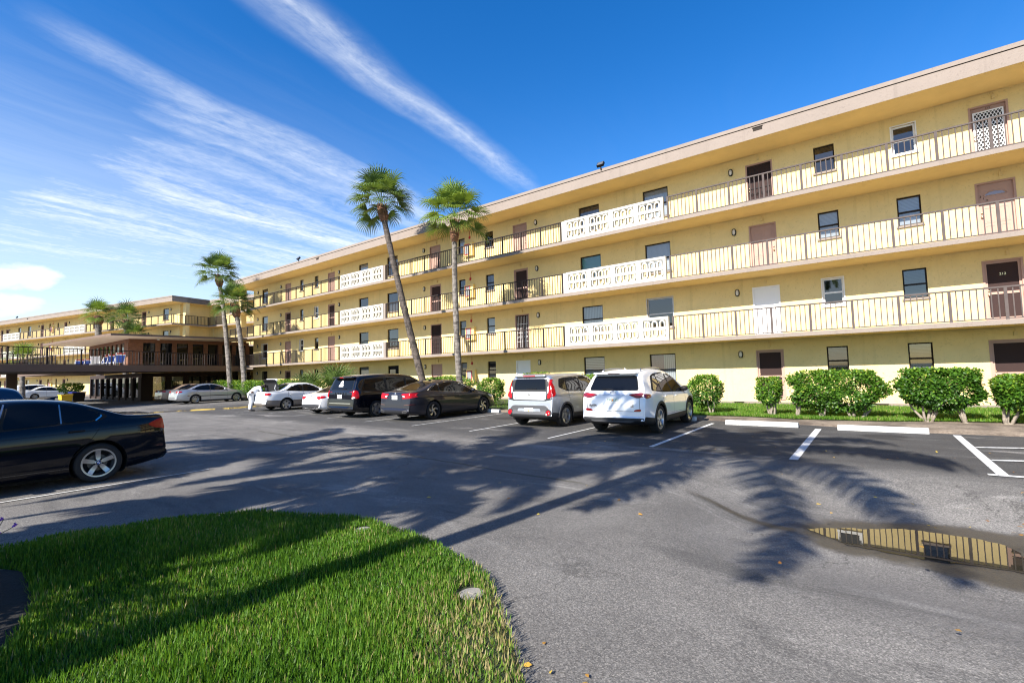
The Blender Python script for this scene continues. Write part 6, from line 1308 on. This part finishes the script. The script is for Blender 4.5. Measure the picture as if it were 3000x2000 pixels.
def bmw_extra(root, b):
    p, n = b.hit('top', 1.42, 0); fn = MB(); fn.add([p+Vector((0, -.03, 0)), p+Vector((.2, 0, 0)), p+Vector((0, .03, 0)), p+Vector((-.02, 0, .06))], [(0, 1, 3), (1, 2, 3), (0, 3, 2)]); fn.build('roof_antenna', M['paint_black'], root)
    for wo in [o for o in root.children if o.name.startswith('wheel')]:
        cap = MB(); h = .235/2*.70; cap.lathe([(.034, h-.004), (.034, h+.002), (0, h+.002)], 20, axis='y', mi=0)
        for q, mi in ((0, 1), (1, 2), (2, 1), (3, 2)):
            cap.add([(0, h+.004, 0)]+[(.024*math.cos(math.pi/2*q+math.pi/2*i/5), h+.004, .024*math.sin(math.pi/2*q+math.pi/2*i/5)) for i in range(6)], [tuple(range(7))], mi)
        cap.build('centre_cap', [M['alloy_dark'], M['plate_white'], M['badge_blue']], wo)
        bt = MB()
        for i in range(5):
            a = math.pi/2+2*math.pi*(i+.5)/5; bt.lathe([(.017, h-.03), (.017, h-.012), (0, h-.012)], 8, (.058*math.cos(a), 0, .058*math.sin(a)), 'y')
        bt.build('wheel_bolts', M['gap'], wo); wo.rotation_euler.y = .05 if wo.rotation_euler.z < 1 else -.05
pbr('badge_blue', (.02, .10, .45), .3); M = MATS
BMW['extra'] = [bmw_extra]
def simple_suv(paint_, lights): return dict(RAV, paint=paint_, low='cladding', extra=[], badges=[], plate=(0, .9, None), panels=[('bumper_trim', 'cladding', [('rear', [(-.80, .30), (.80, .30), (.84, .45), (-.84, .45)], .012)]), ('rear_light', 'tail_red', [('rear2', lights, .012)]), ('arch_trim', 'cladding', [('side', arch(.98, .36, .412, .46), .012)]), ('arch_trim', 'cladding', [('side', arch(3.64, .36, .412, .46), .012)])])

UP = R_(90)
GP = 'cars parked nose-in to the long block'
make_car('parked_car', 'white compact crossover with roof rails and dark tail lamps, nearest the bare wheel stops', RAV, (-5.36, 11.30), UP+R_(1.3), GP)
make_car('parked_car', 'boxy silver hatchback with black tailgate surround and round red bumper lamps', SOUL, (-8.36, 11.85), UP-R_(.5), GP)
make_car('parked_car', 'dark grey sedan with swirled bright alloy wheels beside the black minivan', ACC, (-13.97, 11.3), UP, GP)
make_car('parked_car', 'black minivan with a white decal on its rear window', VAN, (-17.25, 11.2), UP, GP, 'minivan')
make_car('parked_car', 'low white coupe half hidden by the black minivan', COUPE, (-20.35, 11.75), UP, GP)
make_car('parked_car', 'white sedan with two-tone beige lower body and its boot lid open', CAMRY, (-25.3, 11.75), UP, GP)
make_car('parked_car', 'silver rounded sedan with a dark side moulding in front of the dark clubhouse', TAUR, (-39.75, 12.5), UP, GP)
make_car('parked_car', 'gold sedan mostly hidden behind the silver rounded sedan', GOLD, (-43.0, 12.6), UP, GP)
make_car('parked_car', 'black sedan in the near left foreground with five-spoke alloy wheels', BMW, (-11.40, 3.25), -UP, None)
WSED = dict(GOLD, paint='paint_white', low='paint_white', plate=(0, .8, None))
make_car('parked_car', 'white sedan far left beyond the deck, nearest to the yellow bin', WSED, (-74.5, 9.2), UP, 'cars parked by the far wing')
make_car('parked_car', 'white crossover far left, behind the white sedan by the far wing', simple_suv('paint_white', [(.48, 1.02), (.86, 1.05), (.86, .94), (.52, .95)]), (-78.2, 9.0), UP, 'cars parked by the far wing')
make_car('parked_car', 'dark crossover with tall upright red tail lamps, farthest left by the wing', simple_suv('paint_navy', [(.70, .95), (.86, .95), (.82, 1.45), (.68, 1.45)]), (-82.0, 9.2), UP, 'cars parked by the far wing')
make_car('parked_car', 'dark navy crossover whose rear end shows past the black sedan roof', simple_suv('paint_navy', [(.48, 1.02), (.86, 1.05), (.86, .94), (.52, .95)]), (-14.35, 2.0), -UP, None)
# ------------------------------------------------------------------ small things
def on_ground(u, v, z=0.0):
    d = cf+cr*((u-1500)/FPX)+cu*((1000-v)/FPX); return Vector((0, 0, CAM_H))+d*((z-CAM_H)/d.z)
mat_line('stop_white', (.60, .60, .575)); M = MATS
_t = NT(M['stop_white'].node_tree); _b = _t.n['Principled BSDF']; _src = _b.inputs['Base Color'].links[0].from_socket; _p = _t.new('ShaderNodeNewGeometry').outputs['Position']
_x, _y, _z = _t.xyz(_p); _sc = _t.sm(_t.noise(_t.vec(_t.math('MULTIPLY', _x, 2.2), _t.math('MULTIPLY', _y, 6), _t.math('MULTIPLY', _z, 14)), 1.0, 6, .7, .5), .54, .64)
_lo = _t.math('SUBTRACT', 1.0, _t.sm(_z, .005, .045)); _t.put(_b.inputs['Base Color'], _t.mix(_t.math('MAXIMUM', _t.math('MULTIPLY', _sc, .55), _t.math('MULTIPLY', _lo, .5)), _src, (.13, .12, .11)))
def wheel_stop(x0, x1, y, label, rz=0.0):
    L = x1-x0; mb = MB(); s_ = [(-.085, 0), (-.07, .115), (-.045, .13), (.045, .13), (.07, .115), (.085, 0)]
    n = len(s_); A = [(-L/2+.02*z, yy, z) for yy, z in s_]; B = [(L/2-.02*z, yy, z) for yy, z in s_]
    mb.add(A+B, [(i, i+1, n+i+1, n+i) for i in range(n-1)]+[tuple(range(n)), tuple(range(2*n-1, n-1, -1))])
    o = mb.build('wheel_stop', M['stop_white'], None, bevel=.012); o.location = ((x0+x1)/2, y, .004); o.rotation_euler = (0, 0, rz)
    tag(o, label, 'wheel stop', 'white concrete wheel stops'); return o
wheel_stop(-.80, .96, 14.72, 'white concrete wheel stop beside the hatched bay, in front of the dense dark-green shrub')
wheel_stop(-3.50, -1.67, 14.87, 'white concrete wheel stop in the empty bay next to the white crossover')
wheel_stop(-6.30, -4.50, 15.46, 'white wheel stop by the front wheel of the white crossover')
wheel_stop(-9.20, -7.40, 15.62, 'white wheel stop hidden in front of the silver hatchback')
wheel_stop(-14.35, -12.5, 15.68, 'white wheel stop poking out past the front of the grey sedan', R_(-4))

CAPS = ((1382, 1735, 'larger pale round utility cover set in the grass edge near the lane', .092), (1062, 1548, 'smaller round utility cover at the far edge of the lawn island', .08))
for u, v, lab, r_ in CAPS:
    p = on_ground(u, v, .07); mb = MB(); mb.lathe([(0, .068), (r_*.86, .070), (r_*.88, .064), (r_*.90, .070), (r_, .066), (r_+.01, -.03)], 30); mb.box(-.03, .03, -.012, .012, .0685, .074)
    o = mb.build('utility_cover', M['cap_concrete'], None, smooth=False, angle=R_(30)); o.location = (p.x, p.y, 0); tag(o, lab, 'utility cover', 'round utility covers in the lawn')

# painted yellow edge and drain across the far lane
ky = [on_ground(440, 1210), on_ground(560, 1203), on_ground(672, 1197), on_ground(770, 1190)]
kb = MB()
for i, (a, b) in enumerate(zip(ky, ky[1:])):
    d = (b-a).normalized(); s_ = Vector((-d.y, d.x, 0))*.16; h = Vector((0, 0, .07)); kb.add([a-s_, b-s_, b-s_*.5+h, a-s_*.5+h, b+s_*.5+h, a+s_*.5+h, b+s_, a+s_], [(0, 1, 2, 3), (3, 2, 4, 5), (5, 4, 6, 7)], 0)
m = bpy.data.materials.new('kerb_yellow'); m.use_nodes = True; t = NT(m.node_tree); b_ = t.n['Principled BSDF']; n_ = t.noise(t.new('ShaderNodeNewGeometry').outputs['Position'], .9, 4, .6)
t.put(b_.inputs['Base Color'], t.ramp(n_, [(.50, (.05, .045, .04)), (.57, (.36, .25, .05)), (.66, (.46, .32, .07))])); b_.inputs['Roughness'].default_value = .8; MATS['kerb_yellow'] = m
tag(kb.build('kerb', M['kerb_yellow'], None), kind='structure')

# litter of fallen leaves
r = np.random.default_rng(12); n = 76
lx = np.r_[r.uniform(-6, 2, 46), r.uniform(-.6, 1.2, 14), r.uniform(-1.75, -1.3, 16)]; ly = np.r_[r.uniform(4, 13, 46), r.uniform(6.4, 7.6, 14), r.uniform(1.6, 2.5, 16)]
th = r.uniform(0, 6.28, n); D = unit(np.stack([np.cos(th), np.sin(th), r.uniform(-.05, .25, n)], 1)); Nn = unit(np.stack([r.normal(0, .25, n), r.normal(0, .25, n), np.ones(n)], 1))
mat_leaf('dry_leaf', [(0, (.20, .08, .02)), (.5, (.42, .22, .04)), (1, (.55, .42, .06))], .2); M = MATS
tag(link(bpy.data.objects.new('fallen_leaves', leaf_mesh('fallen_leaves', np.stack([lx, ly, np.full(n, .012)], 1), D, Nn, r.uniform(.03, .075, n), r.uniform(.02, .04, n), r.random(n), M['dry_leaf'], .1))), 'scattered dry yellow and orange leaves on the asphalt', 'leaves', kind='stuff')

# ruellia with violet flowers at the left edge
pbr('petal', (.20, .06, .55), .5, var=.2, vscale=20); M = MATS
fl = at_y(52, 1535, .70); base = Vector((fl.x-.5, .50, .05)); rt = empty('flowering_plant', 'thin-stemmed plant with small violet flowers at the left edge of the lawn', 'flowering plant', base)
sm_ = MB(); pt = MB(); tips = [fl-base, at_y(12, 1518, .70)-base, at_y(5, 1560, .66)-base, Vector((-.2, .1, .5)), Vector((-.35, -.1, .62)), Vector((.0, -.25, .5)), Vector((-.5, .2, .55))]
P_, D_, N_ = [], [], []; rq = random.Random(4)
for tp in tips:
    a = Vector((rq.uniform(-.1, .1), rq.uniform(-.1, .1), -.03)); mid = a.lerp(tp, .55)+Vector((-.05, 0, .10)); sm_.tube([a, a.lerp(mid, .6), mid, tp], [.006, .005, .004, .003], 5)
    for k in range(6):
        q = a.lerp(mid, (k+1)/7); P_.append(q); D_.append((rq.uniform(-1, 1), rq.uniform(-1, 1), .3)); N_.append((0, 0, 1))
    for k in range(5):
        an = 2*math.pi*k/5; e = Vector((math.cos(an), .35*math.sin(an), math.sin(an)))*.022; f_ = Vector((.004, -.018, 0)); w_ = Vector((-math.sin(an), 0, math.cos(an)))*.012
        pt.add([tp, tp+e*.6+w_+f_, tp+e+f_*1.6, tp+e*.6-w_+f_], [(0, 1, 2, 3)])
sm_.build('stem', M['shrub_bark'], rt); pt.build('flower', M['petal'], rt)
link(bpy.data.objects.new('leaves', leaf_mesh('leaves', np.array([tuple(p) for p in P_]), unit(np.array(D_)), unit(np.array(N_)+.01), np.full(len(P_), .10), np.full(len(P_), .018), np.full(len(P_), .45), M['shrub_leaf'])), rt)
# unseen shrubs, placed out of the frame to shade the planting bed
shrub('shrub', 'dark leafy shrub out of view, placed to shade the left of the planting bed', 'shrub', -7.2, -5.6, -.75, .1, 1.75, 1.7, 2600, 77, [(-6.4, 0)], None, -.05)
shrub('shrub', 'dark leafy shrub out of view beside the camera, placed to shade the planting bed', 'shrub', -5.5, -3.9, -1.15, .1, 1.75, 1.6, 2600, 78, [(-4.7, 0)], None, -.05)

# ------------------------------------------------------------------ the man at the open boot
pbr('skin', (.085, .042, .026), .5); pbr('shirt', (.72, .73, .76), .8, var=.05, vscale=9, bump=.4, bscale=18, bdist=.02); pbr('trousers', (.50, .51, .53), .8, var=.08, vscale=7, bump=.5, bscale=14, bdist=.02); pbr('hair', (.012, .010, .010), .8); pbr('shoe', (.03, .03, .032), .6); M = MATS
def skin_mesh(name, joints, edges, mat, parent, levels=2, root_i=0):
    me = bpy.data.meshes.new(name); me.from_pydata([j[0] for j in joints], edges, []); o = bpy.data.objects.new(name, me); C.objects.link(o)
    md = o.modifiers.new('skin', 'SKIN'); md.use_smooth_shade = True
    for v, j in zip(me.skin_vertices[0].data, joints): v.radius = (j[1], j[2] if len(j) > 2 else j[1])
    me.skin_vertices[0].data[root_i].use_root = True
    sb = o.modifiers.new('subd', 'SUBSURF'); sb.levels = levels; sb.render_levels = levels
    dg = bpy.context.evaluated_depsgraph_get(); dg.update(); m2 = bpy.data.meshes.new_from_object(o.evaluated_get(dg)); bpy.data.objects.remove(o)
    m2.name = name; m2.materials.clear(); m2.materials.append(mat); m2.polygons.foreach_set('use_smooth', [True]*len(m2.polygons)); return link(bpy.data.objects.new(name, m2), parent)
pp = on_ground(734, 1204); man = empty('person', 'man in white shirt and pale trousers bending into the open boot of the white sedan', 'person', (pp.x, pp.y, 0), R_(78))
J = [((0, 0, .90), .13, .15), ((.12, 0, 1.00), .125, .15), ((.27, 0, 1.12), .125, .16), ((.40, 0, 1.20), .115, .15), ((.50, 0, 1.245), .055), ((.56, 0, 1.265), .055), ((.63, 0, 1.265), .085, .078), ((.70, 0, 1.235), .080, .072), ((.735, 0, 1.19), .045, .05)]
E_ = [(i, i+1) for i in range(8)]
def limb(start, pts):
    i = start
    for p in pts: J.append(p); E_.append((i, len(J)-1)); i = len(J)-1
    return i
for sg in (1, -1):
    limb(0, [((.0, sg*.10, .84), .10), ((.03, sg*.105, .48), .065), ((.0, sg*.11, .40), .06), ((-.03, sg*.11, .10), .042), ((-.02, sg*.11, .04), .042), ((.10, sg*.125, .03), .036)])
    e = limb(3, [((.40, sg*.19, 1.18), .062), ((.47, sg*.235, .98), .046), ((.50, sg*.235, .93), .042), ((.70, sg*.19, .86), .032), ((.735, sg*.18, .85), .028), ((.785, sg*.17, .845), .034, .02)])
    for k, (dy, dx, dz_) in enumerate(((-.030, .085, -.012), (-.010, .098, -.010), (.010, .094, -.012), (.029, .078, -.014))): limb(e, [((.815, sg*.17+dy, .842), .010), ((.785+dx*.7, sg*.17+dy*1.1, .835), .009), ((.785+dx, sg*.17+dy*1.1, .815), .0075)])
    limb(e-1, [((.77, sg*.17-sg*.036, .838), .011), ((.80, sg*.17-sg*.05, .822), .009)])
skin_mesh('body', J, E_, M['skin'], man)
S = [((-.01, 0, .86), .150, .175), ((.10, 0, .98), .145, .172), ((.26, 0, 1.12), .145, .18), ((.40, 0, 1.205), .125, .165), ((.475, 0, 1.235), .075)]; SE = [(0, 1), (1, 2), (2, 3), (3, 4)]
for sg in (1, -1):
    o = len(S); S += [((.40, sg*.19, 1.18), .082), ((.455, sg*.228, 1.03), .074), ((.465, sg*.232, .99), .074)]; SE += [(3, o), (o, o+1), (o+1, o+2)]
skin_mesh('shirt', S, SE, M['shirt'], man, root_i=1)
T_ = [((0, 0, .90), .138, .165)]; TE = []
for sg in (1, -1):
    o = len(T_); T_ += [((.0, sg*.10, .82), .118), ((.035, sg*.108, .48), .088), ((.0, sg*.112, .30), .080), ((-.03, sg*.112, .07), .075)]; TE += [(0, o), (o, o+1), (o+1, o+2), (o+2, o+3)]
skin_mesh('trousers', T_, TE, M['trousers'], man)
hr = MB(); hr.ball((.655, 0, 1.300), (.10, .083, .075)); hr.ball((.60, 0, 1.275), (.062, .078, .07)); hr.build('hair', M['hair'], man, smooth=True)
fc = MB(); fc.ball((.745, 0, 1.222), (.022, .016, .026))
for sg in (1, -1): fc.ball((.655, sg*.082, 1.245), (.022, .012, .032))
fc.build('face', M['skin'], man, smooth=True)
ey = MB()
for sg in (1, -1): ey.ball((.742, sg*.03, 1.250), (.010, .012, .008))
ey.build('eyes', M['lens'], man, smooth=True)
for sg in (1, -1):
    sh = MB(); sh.ball((.045, sg*.12, .035), (.145, .052, .045)); sh.box(-.09, .18, sg*.12-.047, sg*.12+.047, .0, .022); sh.build('shoe', M['shoe'], man, smooth=True)

# ------------------------------------------------------------------ on the deck
pbr('fabric_blue', (.03, .09, .42), .7); pbr('fabric_red', (.50, .05, .04), .7); pbr('fabric_white', (.75, .74, .72), .7); pbr('umbrella_red', (.30, .02, .03), .7); pbr('bin_yellow', (.75, .50, .03), .45, coat=.3); pbr('lid_blue', (.03, .04, .45), .4); M = MATS
def lounger(x, y, rz, tilt, label, main='fabric_blue', head='fabric_red'):
    rt = empty('sun_lounger', label, 'sun lounger', (x, y, FLOOR[2]), rz, 'sun loungers on the raised deck')
    fr = MB(); sl = 1.05; bl = .85; c, s_ = math.cos(tilt), math.sin(tilt)
    for sg in (1, -1):
        fr.tube([(-sl, sg*.30, .32), (0, sg*.30, .32), (bl*c, sg*.30, .32+bl*s_)], .018, 6)
        for lx_ in (-.95, -.05): fr.tube([(lx_, sg*.30, .32), (lx_, sg*.30, 0)], .016, 6)
        fr.tube([(bl*.6*c, sg*.28, .32+bl*.6*s_), (.35, sg*.28, 0)], .014, 6)
    fr.build('frame', M['white_frame'], rt, smooth=True)
    se = MB(); se.box(-sl, -.02, -.29, .29, .315, .335); se.build('seat', M[main], rt)
    bk = MB(); bk.box(.02, bl*.72, -.29, .29, -.01, .01); bk.xform(Matrix.Translation((0, 0, .33)) @ Matrix.Rotation(-tilt, 4, 'Y')); bk.build('backrest', M[main], rt)
    hd = MB(); hd.box(bl*.722, bl*.84, -.29, .29, -.012, .012, 0); hd.box(bl*.842, bl*.95, -.29, .29, -.012, .012, 1); hd.xform(Matrix.Translation((0, 0, .33)) @ Matrix.Rotation(-tilt, 4, 'Y')); hd.build('headrest', [M['fabric_white'], M[head]], rt)
    return rt
def deck_pt(u, y): p = at_y(u, 1060, y); return p.x
lounger(deck_pt(348, 11.1), 11.1, R_(4), R_(58), 'upright blue lounger with red headrest nearest the brick corner')
lounger(deck_pt(326, 11.1), 11.1, R_(4), R_(56), 'upright blue lounger with red headrest, second from the brick corner')
lounger(deck_pt(305, 11.2), 11.2, R_(30), R_(60), 'thin-looking lounger turned edge-on between white and blue ones')
lounger(deck_pt(281, 11.2), 11.2, R_(-20), R_(62), 'all-white reclined lounger on the deck', 'fabric_white', 'fabric_white')
lounger(deck_pt(258, 11.1), 11.1, R_(2), R_(44), 'low blue lounger with red headrest beside the white one')
lounger(deck_pt(247, 11.0), 10.6, R_(2), R_(42), 'low blue lounger with red headrest at the left end of the brick front')
lounger(deck_pt(38, 8.6), 8.9, R_(6), R_(38), 'blue and red lounger far left behind the deck railing')
lounger(deck_pt(20, 8.6), 8.5, R_(6), R_(26), 'white and red lounger far left, lying almost flat', 'fabric_white')
um = at_y(-4, 1005, 8.4); rt = empty('patio_umbrella', 'folded dark red umbrella at the left frame edge above the deck', 'umbrella', (um.x, 8.4, FLOOR[2]))
mb = MB(); mb.tube([(0, 0, 0), (0, 0, 2.5)], .022, 8); mb.build('pole', M['white_frame'], rt); mb = MB(); mb.lathe([(.0, 2.5), (.10, 2.3), (.22, 1.7), (.20, 1.45), (.05, 1.4)], 12); mb.build('canopy', M['umbrella_red'], rt, smooth=True); mb = MB(); mb.lathe([(.25, 0), (.25, .06), (.04, .10)], 16); mb.build('base', M['concrete'], rt)

# bins by the dark entrance under the deck
def wheelie(u, y, label, mat, lid, sc_=.75):
    p = at_y(u, 1160, y); rt = empty('wheeled_bin', label, 'bin', (p.x, y, 0), R_(8))
    b0 = MB(); b0.add([(-.45, -.5, .12), (.45, -.5, .12), (.45, .5, .12), (-.45, .5, .12), (-.55, -.6, 1.15), (.55, -.6, 1.15), (.55, .6, 1.15), (-.55, .6, 1.15)], [(3, 2, 1, 0), (0, 1, 5, 4), (1, 2, 6, 5), (2, 3, 7, 6), (3, 0, 4, 7)]); b0.build('bin_body', M[mat], rt, bevel=.02)
    l_ = MB(); l_.prism([(-.6, -.66), (.6, -.66), (.6, .64), (-.6, .64)], 1.16, 1.24); l_.build('lid', M[lid], rt, bevel=.03)
    for sx in (-.38, .38):
        w_ = MB(); w_.lathe([(0, -.04), (.11, -.04), (.12, 0), (.11, .04), (0, .04)], 14, (sx, -.42, .12), 'x'); w_.build('wheel', M['tyre'], rt, smooth=True)
    rt.scale = (sc_,)*3; return rt
wheelie(192, 9.2, 'yellow wheeled bin at the dark entrance under the deck', 'bin_yellow', 'bin_yellow', .62)
wheelie(226, 10.2, 'dark wheeled bin with a bright blue lid under the deck', 'black_plastic', 'lid_blue')
